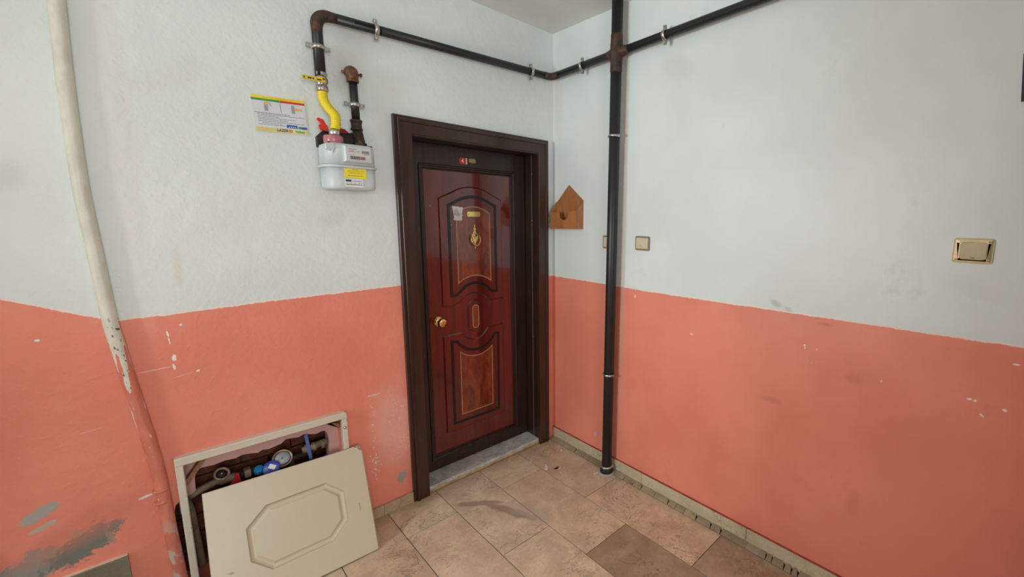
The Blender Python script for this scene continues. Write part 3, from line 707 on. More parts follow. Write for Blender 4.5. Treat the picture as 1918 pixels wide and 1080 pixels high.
# yellow corrugated hose
def spl(P, n):
    P = [Vector(p) for p in P]; P = [P[0]*2-P[1]] + P + [P[-1]*2-P[-2]]; out = []
    for i in range(1, len(P)-2):
        for k in range(n):
            t_ = k/n; a, b_, c_, d_ = P[i-1], P[i], P[i+1], P[i+2]
            out.append(.5*((2*b_)+(c_-a)*t_+(2*a-5*b_+4*c_-d_)*t_*t_+(3*b_-a-3*c_+d_)*t_**3))
    out.append(P[-2]); return out
hp = spl([(-1.370, -.05, 2.181), (-1.369, -.052, 2.150), (-1.356, -.062, 2.115), (-1.338, -.080, 2.085), (-1.338, -.095, 2.055), (-1.345, -.10, 2.018)], 16)
hose = MB().tube(hp, [.0190+.0011*math.sin(i*1.57) for i in range(len(hp))], 18).build('gas_hose', M_yel)
tag(hose, 'short yellow corrugated gas hose bending from the valve to the meter inlet', 'hose')

# gas meter
gm = thing('gas_meter', (-1.305, 0, 1.75), 'pale grey gas meter hanging on the wall with yellow sticker and counter window', 'gas meter')
def round_rect(x0, x1, y0, y1, rl, rr, n=7):
    out = []
    for cx, cy, a0, r in ((x1-rr, y1-.012, 0, None), (x0+.012, y1-.012, 90, None), (x0+rl, y0+rl, 180, rl), (x1-rr, y0+rr, 270, rr)):
        r_ = r or .012
        if r is None and a0 == 0: cx = x1-.012
        for i in range(n+1):
            a = math.radians(a0+90*i/n); out.append((cx+r_*math.cos(a), cy+r_*math.sin(a)))
    return out
def loft(b, loops, zs, cap=True):
    n = len(loops[0]); vs = [Vector((p[0], p[1], z)) for l, z in zip(loops, zs) for p in l]; fs = []
    for i in range(len(loops)-1):
        for j in range(n): fs.append([i*n+j, i*n+(j+1) % n, (i+1)*n+(j+1) % n, (i+1)*n+j])
    b.add(vs, fs, True)
    b.add(vs[:n], [list(range(n))[::-1]]); b.add(vs[-n:], [list(range(n))])
RR = round_rect(-1.402, -1.203, -.162, -.030, .050, .026)
b = MB(); loft(b, [inset(RR, .020), inset(RR, .006), inset(RR, .0015), RR], [1.754, 1.757, 1.768, 1.852]); b.build('lower_case', M_meter, gm)
b = MB(); loft(b, [inset(RR, -.001), inset(RR, 0.001), inset(RR, .004), inset(RR, .016)], [1.862, 1.938, 1.950, 1.956]); b.build('upper_case', M_meter, gm)
b = MB(); loft(b, [inset(RR, -.006), inset(RR, -.008), inset(RR, -.008), inset(RR, -.005)], [1.850, 1.852, 1.859, 1.861]); b.build('seam_flange', M_meter, gm)
FM = BACK(-.162)
b = MB().prism([(-1.340, 1.874), (-1.226, 1.874), (-1.226, 1.944), (-1.340, 1.944)], FM, -.01, .026, bev=.006); idx = b.build('index_box', M_meter, gm)
MB().prism([(-1.327, 1.882), (-1.237, 1.882), (-1.237, 1.935), (-1.327, 1.935)], FM, .026, .0266).build('index_window', M_meterface, idx)
b = MB().prism([(-1.318, 1.888), (-1.282, 1.888), (-1.282, 1.900), (-1.318, 1.900)], FM, .0266, .0272); b.build('counter_drums', M_print, idx)
MB().prism([(-1.282, 1.888), (-1.258, 1.888), (-1.258, 1.900), (-1.282, 1.900)], FM, .0266, .0272).build('red_drums', worn('dark_red_drums', (.30, .02, .02), .5), idx)
def dashes(b, M, x0, x1, z, h, d0, d1, lo=.004, hi=.012, gap=.0015, maxx=None):
    x = x0
    while x < x1:
        w = min(random.uniform(lo, hi), x1-x)
        b.prism([(x, z), (x+w, z), (x+w, z+h), (x, z+h)], M, d0, d1); x += w+gap
b = MB()
dashes(b, FM, -1.322, -1.290, 1.929, .003, .0266, .0270, .002, .004); dashes(b, FM, -1.322, -1.300, 1.922, .0015, .0266, .0270, .003, .006); dashes(b, FM, -1.322, -1.302, 1.917, .0015, .0266, .0270, .003, .006)
dashes(b, FM, -1.320, -1.300, 1.905, .0015, .0266, .0270, .003, .006); dashes(b, FM, -1.310, -1.280, 1.884, .0012, .0266, .0270, .004, .008); dashes(b, FM, -1.295, -1.275, 1.920, .002, .0266, .0270, .004, .008)
for i in range(12): b.prism([(-1.270+i*.0026, 1.914), (-1.270+i*.0026+(.0014 if i % 3 else .002), 1.914), (-1.270+i*.0026+(.0014 if i % 3 else .002), 1.927), (-1.270+i*.0026, 1.927)], FM, .0266, .0270)
dashes(b, FM, -1.262, -1.242, 1.910, .0018, .0266, .0270, .003, .005)
b.build('index_print', M_txt, idx, merge=False)
b = MB()
for i in range(8): b.prism([(-1.3155+i*.0072, 1.8905), (-1.3120+i*.0072, 1.8905), (-1.3120+i*.0072, 1.8975), (-1.3155+i*.0072, 1.8975)], FM, .0272, .0274)
b.build('drum_digits', M_greyp, idx, merge=False)
ys_ = MB().prism([(-1.338, 1.806), (-1.249, 1.806), (-1.249, 1.849), (-1.338, 1.849)], FM, -.004, .0012).build('yellow_sticker', M_ysticker, gm)
b = MB()
for x0_, x1_, z_ in ((-1.306, -1.282, 1.843), (-1.325, -1.258, 1.8375), (-1.325, -1.275, 1.832), (-1.318, -1.262, 1.827), (-1.325, -1.265, 1.816)): dashes(b, FM, x0_, x1_, z_, .0022 if z_ > 1.84 or z_ < 1.82 else .0014, .0012, .0015, .003, .008)
b.build('sticker_print', worn('brown_print', (.22, .13, .01), .6), ys_, merge=False)
ws_ = MB().prism([(-1.338, 1.767), (-1.265, 1.767), (-1.265, 1.803), (-1.338, 1.803)], FM, -.004, .0012).build('white_sticker', M_whitepl, gm)
b = MB().prism([(-1.336, 1.790), (-1.313, 1.790), (-1.313, 1.799), (-1.336, 1.799)], FM, .0012, .0015)
dashes(b, FM, -1.334, -1.268, 1.7835, .0016, .0012, .0015, .006, .014, .004); dashes(b, FM, -1.334, -1.270, 1.776, .0030, .0012, .0015, .006, .016)
b.build('sticker_lettering', M_print, ws_, merge=False)
b = MB(); dashes(b, FM, -1.309, -1.270, 1.791, .005, .0012, .0015, .0015, .003, .0008); b.build('barcode', M_greyp, ws_, merge=False)
# torn white seal on the top left corner
b = MB().prism([(-1.404, 1.944), (-1.372, 1.952), (-1.366, 1.935), (-1.371, 1.922), (-1.379, 1.909), (-1.382, 1.918), (-1.392, 1.919), (-1.405, 1.921)], BACK(-.150), 0, .012, bev=.003); b.build('torn_seal', M_meter, gm)
# connections
b = MB().lathe([(.036, 0), (.039, .004), (.039, .030), (.035, .036)], (-1.354, -.098, 1.954), n=24); b.build('sealing_collar', M_pink, gm)
MB().lathe([(.022, 0), (.022, .024), (.0195, .030)], (-1.348, -.099, 1.986), n=20).build('inlet_sleeve', M_zinc, gm)
MB().tube([(-1.325, -.13, 1.985), (-1.335, -.145, 1.965), (-1.352, -.152, 1.945), (-1.362, -.166, 1.930)], .0008, 6).build('seal_wire', M_zinc, gm)
b = MB().prism([(-1.400, 1.945), (-1.400, 1.990), (-1.372, 2.020), (-1.270, 2.022), (-1.245, 2.030), (-1.220, 2.015), (-1.212, 1.978), (-1.200, 1.972), (-1.200, 1.945)], BACK(0), 0.0, .022, bev=.003); b.box(-1.385, -1.205, -.13, -.018, 1.953, 1.960); b.build('mounting_bracket', M_iron, gm)
# outlet pipe
op = thing('outlet_pipe', (-1.244, -.05, 1.96), 'short black outlet pipe with rusty elbow entering the wall above the meter', 'pipe')
OX = -1.243
b = MB().tube([(OX+.002, -.052, 2.075), (OX, -.05, 2.27)], .0175, 18); b.build('pipe_length', M_pipe, op)
b = MB().lathe([(.022, 0), (.0255, .002), (.0255, .010), (.0225, .012), (.0225, .036), (.0255, .038), (.0255, .047), (.021, .049)], (OX+.001, -.055, 2.034), n=20)
b.build('coupling', worn('rust_brown_coupling', (.055, .032, .022), .6, .3, .3, 50, .4), op)
b = MB().tube([(OX+.002, -.056, 2.040), (OX+.004, -.075, 1.985), (OX+.004, -.078, 1.956)], [.021, .022, .024], 18); b.lathe([(.029, 0), (.029, .018)], (OX+.004, -.078, 1.957), n=6, smooth=False); b.build('union_nut', M_grease, op)
e = fillet([(OX, -.05, 2.255), (OX, -.05, 2.300), (OX, .0, 2.302)], .030, 10)
b = MB().tube(e, [.023]+[.0235+.004*math.sin(math.pi*i/(len(e)-1)) for i in range(1, len(e)-1)]+[.022], 18); b.lathe([(.0255, 0), (.0255, .010)], (OX, -.05, 2.250), n=18)
b.tube([(OX-.040, -.036, 2.292), (OX+.042, -.036, 2.292)], .0055, 8); b.lathe([(.009, 0), (.009, .007)], (OX+.038, -.036, 2.292), (1, 0, 0), 6, smooth=False)
b.build('rusty_elbow', M_rust2, op)
clamp(op, (OX, -.052, 2.150), (0, 0, 1), (0, -1, 0), .0178)
# crumpled red plastic cap/ribbon behind the hose
rb = thing('red_plastic_tag', (-1.345, -.03, 2.02), 'crumpled red plastic tag stuck behind the yellow hose above the meter', 'tag')
b = MB()
for pl_, d in (([(-1.400, 2.062), (-1.393, 2.070), (-1.372, 2.063), (-1.362, 2.040), (-1.366, 2.020), (-1.380, 2.040)], .045), ([(-1.398, 2.035), (-1.385, 2.044), (-1.362, 2.040), (-1.358, 2.018), (-1.392, 2.012)], .056),
               ([(-1.330, 2.018), (-1.328, 2.058), (-1.320, 2.040), (-1.314, 2.040), (-1.310, 2.020)], .044)):
    MB().prism(pl_, BACK(0), d-.004, d, bev=.001).build('red_flap', M_ribbon, rb)
b = MB().prism([(-1.335, 2.016), (-1.325, 2.036), (-1.300, 2.036), (-1.290, 2.034), (-1.272, 2.018), (-1.290, 2.014)], BACK(0), .022, .050, bev=.002); b.build('dark_red_cap', worn('dark_red_plastic', (.24, .012, .02), .2), rb)

# wall poster
po = thing('wall_poster', (-1.523, 0, 1.983), 'small laminated gas safety notice with green and red bands left of the meter', 'poster')
def pz(x): return (x+1.523)*.04            # hangs slightly askew
PM = lambda u, v, d: Vector((u-(v-2.06)*.04, -d, v+pz(u)))
X0, X1, Z0, Z1 = -1.617, -1.430, 1.988, 2.134
MB().prism([(X0, Z0), (X1, Z0), (X1, Z1), (X0, Z1)], PM, .001, .004).build('backing_sheet', M_poster, po)
def rect(b, x0, x1, z0, z1, d=.0044, d0=.004): return b.prism([(x0, z0), (x1, z0), (x1, z1), (x0, z1)], PM, d0, d)
rect(MB(), X0, X1, 2.122, Z1).build('yellow_band', M_ybg, po); rect(MB(), X0, -1.520, 2.113, 2.122).build('green_band', M_green, po); rect(MB(), -1.519, X1, 2.113, 2.122).build('red_band', M_redp, po)
rect(MB(), -1.520, -1.5188, 2.070, 2.113).build('divider_line', M_print, po); rect(MB(), X0, X1, Z0, 2.008).build('pale_band', M_pale, po)
b = MB(); dashes(b, PM, -1.577, -1.468, 2.125, .0035, .0044, .0046, .008, .020, .0025); b.build('heading_print', M_orange, po, merge=False)
for cx_, up_ in ((-1.570, True), (-1.475, False)):
    v_ = MB().prism([(cx_-.006, 2.074), (cx_+.006, 2.074), (cx_+.007, 2.092), (cx_+.005, 2.108), (cx_-.005, 2.108), (cx_-.007, 2.092)], PM, .0044, .0048).build('valve_picture', M_greyp, po)
    if up_:
        rect(MB(), cx_-.004, cx_+.005, 2.098, 2.114, .0052, .0048).build('lever_picture', M_orange, v_)
        MB().tube([PM(cx_+.008, 2.108, .005), PM(cx_+.014, 2.104, .005), PM(cx_+.016, 2.094, .005)], .001, 6).build('arrow_picture', M_redp, v_)
    else: rect(MB(), cx_+.006, cx_+.032, 2.088, 2.096, .0052, .0048).build('lever_picture', M_orange, v_)
b = MB(); random.seed(3)
dashes(b, PM, -1.612, -1.490, 2.0635, .0022, .004, .0044, .006, .016)
for i, (a, c_) in enumerate(((-1.604, -1.436), (-1.602, -1.530), (-1.603, -1.470), (-1.602, -1.500), (-1.603, -1.440), (-1.590, -1.520), (-1.604, -1.508))): dashes(b, PM, a, c_, 2.0575-i*.0067, .0018, .004, .0044, .006, .016)
b.build('printed_lines', M_txt, po, merge=False)
b = rect(MB(), -1.506, -1.467, 2.011, 2.025); bb_ = b.build('blue_logo_box', M_blueprint, po)
b = MB()
for i in range(4): rect(b, -1.499+i*.0075, -1.495+i*.0075, 2.013, 2.0175, .0047, .0044)
b.build('logo_marks', M_poster, bb_, merge=False)
b = rect(MB(), -1.464, -1.448, 2.011, 2.021); b.build('green_logo_box', M_green, po); rect(MB(), -1.450, -1.432, 2.011, 2.021, .0046).build('blue_tag_box', M_blueprint, po)
b = MB(); dashes(b, PM, -1.612, -1.545, 2.002, .0018, .0044, .0047, .006, .016); dashes(b, PM, -1.612, -1.540, 1.997, .0018, .0044, .0047, .006, .016); dashes(b, PM, -1.612, -1.560, 1.992, .0018, .0044, .0047, .006, .016); b.build('footer_print', M_orange, po, merge=False)
def ptext(s_, size, x, z, mat, sx=1.): text(s_, size, PM(x, z, .0050), mat, po, (math.pi/2, -.04, 0), 'lettering', .0003, sx)
ptext('LAZER', .0165, -1.5225, 1.9985, M_print, .82); ptext('ISI', .0165, -1.4945, 1.9985, M_redp, .95); ptext('Vaillant', .0135, -1.4600, 1.9985, M_green, .86)

# ------------------------------------------------------------------ left water riser
pts = [(-2.090, 2.84), (-2.092, 2.60), (-2.095, 2.36), (-2.102, 2.184), (-2.108, 1.984), (-2.111, 1.723), (-2.105, 1.541), (-2.095, 1.252), (-2.088, 1.171), (-2.076, 1.045), (-2.060, .891), (-2.045, .75), (-2.034, .592), (-2.026, .352), (-2.018, .149), (-2.014, .0)]
pts = spl([(x_, -.013, z_) for x_, z_ in pts], 6)
wp = thing('water_pipe', (-2.005, -.019, 0), 'bowed cream heating riser peeling into coral paint, left of the cabinet', 'pipe')
MB().tube(pts, .0205, 22).build('pipe_length', M_riser, wp)
for z_, h_ in ((.545, .008), (.495, .008)):
    MB().tube([(-2.034+(.55-z_)*-.02*0+(z_-.592)*-.035*-1, -.013, z_), (-2.034+(z_-.592)*.035, -.013, z_+h_)], .0235, 20).build('pipe_collar', M_riser, wp)

# ------------------------------------------------------------------ meter cabinet in the wall
fr = thing('cabinet_frame', (-1.68, 0, 0), 'chipped cream wooden frame round the broken water meter niche', 'cabinet')
FX0, FX1, FZ0, FZ1 = -1.989, -1.372, .035, .664
b = MB(); w_ = .024
b.prism([(FX0, FZ1-.034), (FX1, FZ1-.034), (FX1, FZ1-.008), (FX1-.010, FZ1), (FX0+.004, FZ1), (FX0, FZ1-.005)], BACK(0), 0, .034, bev=.003); b.build('top_rail', M_cream_frame, fr)
MB().prism([(FX0, FZ0), (FX0+w_, FZ0), (FX0+w_, FZ1-.034), (FX0, FZ1-.034)], BACK(0), 0, .033, bev=.003).build('side_rail', M_cream_frame, fr)
MB().prism([(FX1-w_, FZ0), (FX1, FZ0), (FX1, FZ1-.034), (FX1-w_, FZ1-.034)], BACK(0), 0, .033, bev=.003).build('side_rail', M_cream_frame, fr)
MB().prism([(FX0+w_, FZ0), (FX1-w_, FZ0), (FX1-w_, FZ0+.03), (FX0+w_, FZ0+.03)], BACK(0), 0, .033, bev=.003).build('bottom_rail', M_cream_frame, fr)
for (a, b_, c_, d_) in (((-1.905, .628), (-1.885, .628), (-1.960, .520), (-1.960, .550)), ((-1.475, .628), (-1.450, .628), (-1.400, .573), (-1.400, .598))):
    MB().prism([a, b_, c_ if a[0] > -1.6 else c_, d_], BACK(0), -.035, -.005).build('corner_brace', M_bracewood, fr)
MB().lathe([(.008, 0), (.007, .004), (.0045, .010), (0, .011)], BACK(0)(-1.386, .585, .030), (0, -1, 0), 10).build('broken_hinge', M_zinc, fr)
# niche: plaster remains and brick back
M_ = BACK(.055)
plate = [(-1.992, .652), (-1.392, .652), (-1.392, .20), (-1.445, .20), (-1.441, .459), (-1.437, .505), (-1.443, .540), (-1.452, .560), (-1.468, .562), (-1.490, .556), (-1.512, .563), (-1.530, .569), (-1.545, .573), (-1.562, .566), (-1.585, .570), (-1.613, .575),
         (-1.632, .560), (-1.655, .556), (-1.680, .552), (-1.705, .557), (-1.722, .549), (-1.745, .557), (-1.775, .562), (-1.800, .555), (-1.835, .560), (-1.868, .555), (-1.900, .558), (-1.929, .560), (-1.936, .52), (-1.938, .466), (-1.950, .455), (-1.966, .453), (-1.975, .40), (-1.992, .38)]
MB().prism(plate, M_, -.075, 0).build('niche_plaster', M_pplaster, wall_back)
MB().box(-2.06, -1.36, .21, .23, 0, .70).build('niche_back', M_mortar, wall_back)
rw = 0; z_ = .03
while z_ < .66:
    x_ = -2.05 + (-.10 if rw % 2 else 0)
    while x_ < -1.37:
        a, c_ = max(x_, -2.05)+.004, min(x_+.19, -1.365)-.004
        if c_-a > .02: MB().box(a, c_, .165+random.uniform(0, .015), .215, z_+.004, z_+.082, bev=.003, jit=.003).build('brick', M_brick, wall_back)
        x_ += .19
    z_ += .088; rw += 1
MB().box(-2.05, -1.38, .03, .21, .0, .03).build('niche_floor', M_mortar, wall_back)
# plumbing inside
pl = thing('niche_pipes', (-1.70, .08, .38), 'dusty beige pipe run with fittings inside the wall niche', 'pipe')
b = MB().tube([(-1.975, .07, .432), (-1.93, .07, .452), (-1.875, .07, .468), (-1.80, .075, .458)], .015, 14); b.tube([(-1.972, .075, .43), (-1.962, .08, .37), (-1.950, .08, .10)], .015, 14); b.build('supply_pipe', M_ppr, pl)
b = MB().tube([(-1.55, .085, .478), (-1.44, .085, .488)], .0165, 14)
for x_ in (-1.535, -1.505, -1.47): b.tube([(x_, .085, .480), (x_+.014, .085, .481)], .022, 12)
b.build('outlet_pipe_length', M_ppr, pl)
b = MB().tube([(-1.80, .09, .455), (-1.50, .09, .455)], .013, 12); b.tube([(-1.60, .075, .455), (-1.61, .10, .10)], .015, 12); b.build('branch_pipe', M_darkpipe, pl)
b = MB().box(-1.776, -1.752, .055, .09, .445, .482, bev=.004); b.build('pipe_fitting', M_ppr, pl)
va = thing('stop_valve', (-1.85, .06, .46), 'old stop valve with a round open brass collar at left in the niche', 'valve')
ax_ = Vector((.10, -.75, .62)); cv_ = Vector((-1.852, .058, .500))
b = MB().lathe([(.020, -.045), (.020, -.005), (.027, 0), (.030, .010), (.027, .014), (.021, .014), (.020, .002), (0, .001)], cv_, ax_, 14); b.build('collar', worn('tarnished_bronze', (.32, .24, .17), .5, .6, .3, 60, .4), va)
MB().lathe([(.019, 0), (0, .001)], cv_+ax_.normalized()*.004, ax_, 14).build('socket', M_print, va); MB().lathe([(.005, 0), (.004, .008), (0, .009)], cv_+ax_.normalized()*.004, ax_, 8).build('spindle', M_brass, va)
b = MB().tube([(-1.86, .075, .462), (-1.80, .075, .462)], .018, 12); b.build('valve_body', M_ppr, va)
b = MB().prism([(-1.828, .440), (-1.812, .462), (-1.808, .486), (-1.795, .486), (-1.790, .440)], BACK(.045), -.012, 0, bev=.003); rh = b.build('red_lever', M_redk); tag(rh, 'red valve lever inside the niche beside the stop valve', 'valve handle')
b = MB().lathe([(.018, 0), (.0195, .003), (.0195, .020), (.016, .026), (0, .027)], (-1.724, .065, .452), (0, -.45, .9), 10, smooth=False); ck = b.build('valve_knob', M_cyan); tag(ck, 'light blue faceted valve knob inside the niche', 'valve knob')
wm = thing('water_meter', (-1.655, .06, .44), 'round dial water meter with opened blue lid inside the niche', 'water meter')
dax = Vector((-.06, -.80, .60)).normalized(); dc = Vector((-1.634, .052, .487))
b = MB().lathe([(.030, -.05), (.036, -.03), (.040, -.006), (.0405, .004), (.036, .006), (.0345, .001), (0, .0005)], dc, dax, 32); b.build('dial_housing', worn('brass_housing', (.40, .30, .17), .4, .7, .2, 50), wm)
MB().lathe([(.031, 0), (.030, .0012), (0, .0014)], dc+dax*.0015, dax, 32).build('dial_ring', M_blue, wm)
MB().lathe([(.0285, 0), (.028, .001), (0, .0012)], dc+dax*.003, dax, 32).build('dial_face', M_dial, wm)
MB().lathe([(.004, 0), (.003, .002), (0, .0022)], dc+dax*.0042+Vector((-.002, 0, 0)), dax, 10).build('dial_hub', M_green, wm)
lx = Vector((-.35, -.80, .45)).normalized(); lc = Vector((-1.682, .030, .466))
b = MB().lathe([(.033, -.008), (.034, -.003), (.034, .003), (.030, .006), (0, .0065)], lc, lx, 26); b.build('blue_lid', M_blue, wm)
ta = lx.cross(Vector((0, 0, 1))).normalized(); tb = ta.cross(lx).normalized(); cc_ = lc+lx*.0075+ta*(-.005)+tb*.006
rt = math.radians(25); t1 = ta*math.cos(rt)+tb*math.sin(rt); t2_ = -ta*math.sin(rt)+tb*math.cos(rt)
vs = [cc_+t1*a*.014+t2_*b_*.010+lx*k*.0006 for k in (-1, 1) for a, b_ in ((-1, -1), (1, -1), (1, 1), (-1, 1))]
MB().add(vs, [[0, 3, 2, 1], [4, 5, 6, 7], [0, 1, 5, 4], [1, 2, 6, 5], [2, 3, 7, 6], [3, 0, 4, 7]]).build('lid_label', M_whitepl, wm)
b = MB().prism([(-1.543, .573), (-1.529, .573), (-1.522, .500), (-1.517, .44), (-1.531, .44), (-1.536, .500)], BACK(.045), 0, .004, bev=.001); bs = b.build('blue_strap', M_lblue)
tag(bs, 'blue plastic strap hanging at the right end of the niche', 'strap')

# loose access door leaning against the frame
TRp, BRp = Vector((-1.3243, -.050, .4747)), Vector((-1.3409, -.2587, .0045))
ex = Vector((-.999586, 0, .0287)); nn = Vector((.01156, -.91556, .4022)).normalized(); e2 = nn.cross(ex).normalized()
if e2.z > 0: e2 = -e2
Wd, Hd = .602, .513
def LM(u, v, d): return TRp + ex*u + e2*v + nn*d
ac = thing('access_panel', tuple(LM(Wd/2, Hd, 0)), 'loose cream cabinet door with octagonal moulding leaning against the niche', 'cabinet door')
octo = [(.176, .126), (.403, .130), (.477, .197), (.475, .330), (.408, .394), (.180, .388), (.109, .320), (.108, .190)]
ring = inset(octo, .026)
outl = [(.0, .026), (.012, .022), (.018, .008), (.030, .004), (.034, -.001), (.060, .002), (Wd-.002, .0), (Wd, Hd), (0, Hd)]
b = MB(); b.prism(outl, LM, -.016, .0, [octo], mi=0, bev=.0025)
b.prism(octo, LM, -.016, -.0085)
b.build('board', M_cream_board, ac)
# routed groove: sloped sides either side of a rounded raised bead
b = MB(); o1 = octo; i1 = inset(octo, .006); i2 = inset(octo, .012); i3 = inset(octo, .020); i4 = inset(octo, .026)
prof = [(inset(octo, a_), d_) for a_, d_ in ((0, 0), (.0015, -.0015), (.005, -.0048), (.010, -.0068), (.014, -.0072), (.018, -.0064), (.0225, -.0040), (.026, -.0012), (.0275, .0))]
for (pa, da), (pb, db) in zip(prof, prof[1:]):
    n = 8
    for i in range(n):
        j = (i+1) % n; b.add([LM(*pa[i], da), LM(*pa[j], da), LM(*pb[j], db), LM(*pb[i], db)], [[0, 1, 2, 3]])
i4 = prof[-1][0]
b.prism(i4, LM, -.008, .0)
b.build('octagonal_moulding', M_cream_board, ac)
MB().prism([(-.002, .026), (.0, .026), (.0, Hd), (-.002, Hd)], LM, -.0155, -.001).build('raw_edge', M_board_edge, ac)
MB().prism([(.002, .023), (.012, .0205), (.017, .008), (.028, .003), (.024, -.001), (.010, -.001), (.002, .008)], LM, -.0155, -.010).build('broken_corner', M_board_edge, ac)
MB().prism([(.556, .335), (.540, .341), (.544, .334), (.530, .345), (.543, .347)], LM, .0, .0004).build('scratch', M_board_edge, ac)
MB().prism([(.0485, .27), (.053, .268), (.051, .30), (.056, .315), (.0485, .30)], LM, .0, .0004).build('scratch', M_board_edge, ac)

# ------------------------------------------------------------------ things on the right wall
lr = thing('letter_rack', (0, -.18, 1.56), 'brown wooden envelope-shaped letter rack on the wall beside the door', 'letter rack')
D = .062; yl, yr = -.045, -.308
b = MB().prism([(yl, 1.566), (yr, 1.572), (yr, 1.757), (-.173, 1.858), (yl, 1.742)], RIGHT(0), .0, .008, bev=.0008); b.build('back_board', M_rack, lr)
notch = arc3((-.135, 1.680), (-.182, 1.628), (-.228, 1.684), 12)
b = MB().prism([(yl, 1.566), (yr+.004, 1.572), (yr+.004, 1.690)] + notch[::-1] + [(yl, 1.676)], RIGHT(0), D-.008, D, bev=.0008); b.build('front_board', M_rack, lr)
for yy, s_, zb in ((yr, 1, 1.572), (yl-.008, 1, 1.566)):
    MB().prism([(-.008, zb), (-D+.008, zb), (-D+.008, 1.688), (-.008, 1.750)], lambda u, v, d, yy=yy: Vector((u, yy+d, v)), 0, .008, bev=.0008).build('side_board', M_rack, lr)
MB().box(-D+.008, -.008, yr+.008, yl-.008, 1.572, 1.580).build('bottom_board', M_rack, lr)
for dz in (0, .005): MB().lathe([(.004, 0), (.003, .002), (0, .0022)], (-.008, -.171, 1.832-dz), (-1, 0, 0), 8).build('nail', M_zinc, lr)

def switch(name, y0, y1, z0, z1, label):
    s_ = thing(name, (0, (y0+y1)/2, z0), label, 'light switch')
    R_ = RIGHT(0); r_ = .010
    def rr(a): 
        o = []
        for cy, cz, a0 in ((y0+r_, z0+r_, 180), (y1-r_, z0+r_, 270), (y1-r_, z1-r_, 0), (y0+r_, z1-r_, 90)):
            for i in range(5):
                t_ = math.radians(a0+90*i/4); o.append((cy+(r_)*math.cos(t_), cz+(r_)*math.sin(t_)))
        return inset(o, a)
    MB().prism(rr(0), R_, 0, .009, bev=.002).build('rim', M_swback, s_)
    MB().prism(rr(.0085), R_, .008, .013, bev=.002).build('face_plate', M_sw, s_)
    MB().prism([(y0+.017, z0+.014), (y1-.017, z0+.014), (y1-.017, z1-.014), (y0+.017, z1-.014)], R_, .012, .0165, bev=.001).build('rocker', M_sw, s_)
    MB().lathe([(.0028, 0), (.002, .001), (0, .0012)], (-.0165, (y0+y1)/2+.004, z0+.026), (-1, 0, 0), 8).build('bell_mark', M_swback, s_)
    return s_
switch('light_switch', -.860, -.757, 1.464, 1.546, 'cream wall switch right of the black riser pipe')
switch('light_switch', -.590, -.492, 1.458, 1.538, 'cream wall switch half hidden behind the black riser pipe')
bp = thing('brass_switch', (0, -2.27, 1.513), 'large square switch with shiny gold frame at the right of the photo', 'light switch')
def rrect(y0, y1, z0, z1, r_, n=5):
    o = []
    for cy, cz, a0 in ((y0+r_, z0+r_, 180), (y1-r_, z0+r_, 270), (y1-r_, z1-r_, 0), (y0+r_, z1-r_, 90)):
        for i in range(n+1):
            t_ = math.radians(a0+90*i/n); o.append((cy+r_*math.cos(t_), cz+r_*math.sin(t_)))
    return o
o_ = rrect(-2.326, -2.216, 1.513, 1.600, .008); a_ = inset(o_, .005); c_ = inset(o_, .017); R_ = RIGHT(0); b = MB(); n = len(o_)
prof = [(o_, 0), (o_, .004), (a_, .010), (c_, .014)]
for (pa, da), (pb, db) in zip(prof, prof[1:]):
    for i in range(n):
        j = (i+1) % n; b.add([R_(*pa[i], da), R_(*pa[j], da), R_(*pb[j], db), R_(*pb[i], db)], [[0, 1, 2, 3]])
b.prism(c_, R_, 0, .0138)
b.build('gold_frame', M_gold, bp)
MB().prism(rrect(-2.308, -2.236, 1.526, 1.586, .010), R_, .013, .0175, bev=.0015).build('button', M_bell, bp)
MB().prism([(-2.279, 1.5335), (-2.267, 1.5335), (-2.268, 1.5315), (-2.278, 1.5315)], R_, .0175, .0180).build('indicator_slot', M_print, bp)
# small hanging plaque cut by the right edge of the picture
pq = thing('wall_plaque', (0, -2.42, 2.04), 'small maroon and olive plaque cut off by the right edge of the photo', 'plaque')
MB().prism([(-2.334, 2.040), (-2.55, 2.03), (-2.53, 2.20), (-2.322, 2.185)], RIGHT(0), 0, .010, bev=.002).build('rim', M_print, pq)
MB().prism([(-2.340, 2.068), (-2.54, 2.06), (-2.525, 2.195), (-2.329, 2.180)], RIGHT(0), .010, .012).build('upper_field', M_maroon, pq)
MB().prism([(-2.341, 2.046), (-2.545, 2.038), (-2.54, 2.058), (-2.340, 2.066)], RIGHT(0), .010, .012).build('lower_field', M_wipe, pq)

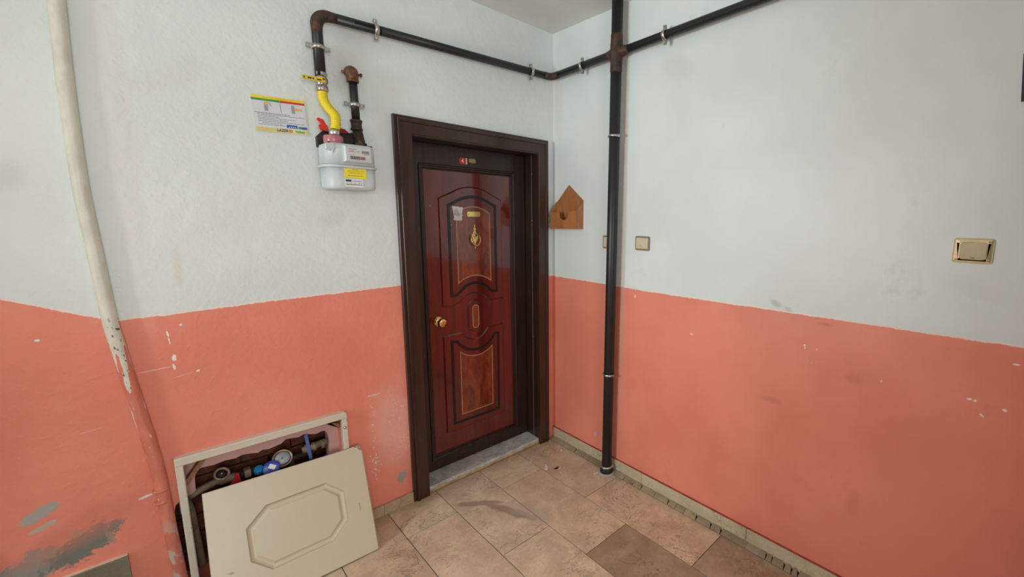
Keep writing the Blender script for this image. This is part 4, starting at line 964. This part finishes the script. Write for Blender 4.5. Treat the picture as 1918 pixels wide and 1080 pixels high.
# ------------------------------------------------------------------ litter on the floor
def scrap(name, c, pts, h, mat, label, ang=0):
    b = MB(); cs, sn = math.cos(ang), math.sin(ang)
    vs0 = [(c[0]+1.35*(a*cs-b_*sn), c[1]+1.35*(a*sn+b_*cs), .0006) for a, b_ in pts]
    vs1 = [(p[0], p[1], h*random.uniform(.35, 1)) for p in vs0]; n = len(pts)
    b.add(vs0+vs1, [list(range(n))[::-1], [n+i for i in range(n)]]+[[i, (i+1) % n, n+(i+1) % n, n+i] for i in range(n)])
    return tag(b.build(name, mat), label, 'litter')
q = [(-.012, -.003), (-.004, -.006), (.012, .0), (.010, .005), (-.002, .004), (-.010, .006)]
scrap('paper_scrap', (-.092, -.199), [(a*.8, b_*.8) for a, b_ in q], .005, M_whitepl, 'tiny white scrap near the foot of the door frame', .8)
scrap('paper_scrap', (-.305, -.290), [(a*1.7, b_*1.4) for a, b_ in q], .006, M_whitepl, 'largest curled white scrap left of the dark chip', .9)
scrap('dark_chip', (-.262, -.345), [(a*1.1, b_*1.1) for a, b_ in q], .005, M_print, 'small black chip between white scraps on the tiles', .1)
scrap('paper_scrap', (-.245, -.362), [(a*.7, b_*.5) for a, b_ in q], .004, M_whitepl, 'sliver of white touching the black chip', .3)
scrap('paper_scrap', (-.118, -.571), [(a*1.1, b_*1.1) for a, b_ in q], .004, M_whitepl, 'flat white flake left of the riser foot', -.4)
foil = scrap('foil_scrap', (-.032, -.800), [(a*1.5, b_*1.9) for a, b_ in q], .012, M_zinc, 'crumpled silver foil scrap right of the riser foot', 1.2)
for i, (x_, y_, s_, lb) in enumerate(((-.335, -.160, .4, 'rearmost tiny plaster crumb, nearest the marble threshold'), (-.318, -.145, .3, 'tiny plaster crumb just right of the rearmost crumb'), (-.345, -.192, .25, 'tiny plaster crumb between the threshold crumbs and the curled scrap'),
                                  (-.225, -.375, .35, 'tiny plaster crumb right of the black chip'), (-.275, -.400, .25, 'foremost tiny plaster crumb, in front of the black chip'))):
    o = scrap('plaster_crumb', (x_, y_), [(a*s_, b_*s_*1.3) for a, b_ in q], .003, M_whitepl, lb, i); o['group'] = 'plaster crumbs in front of the door'
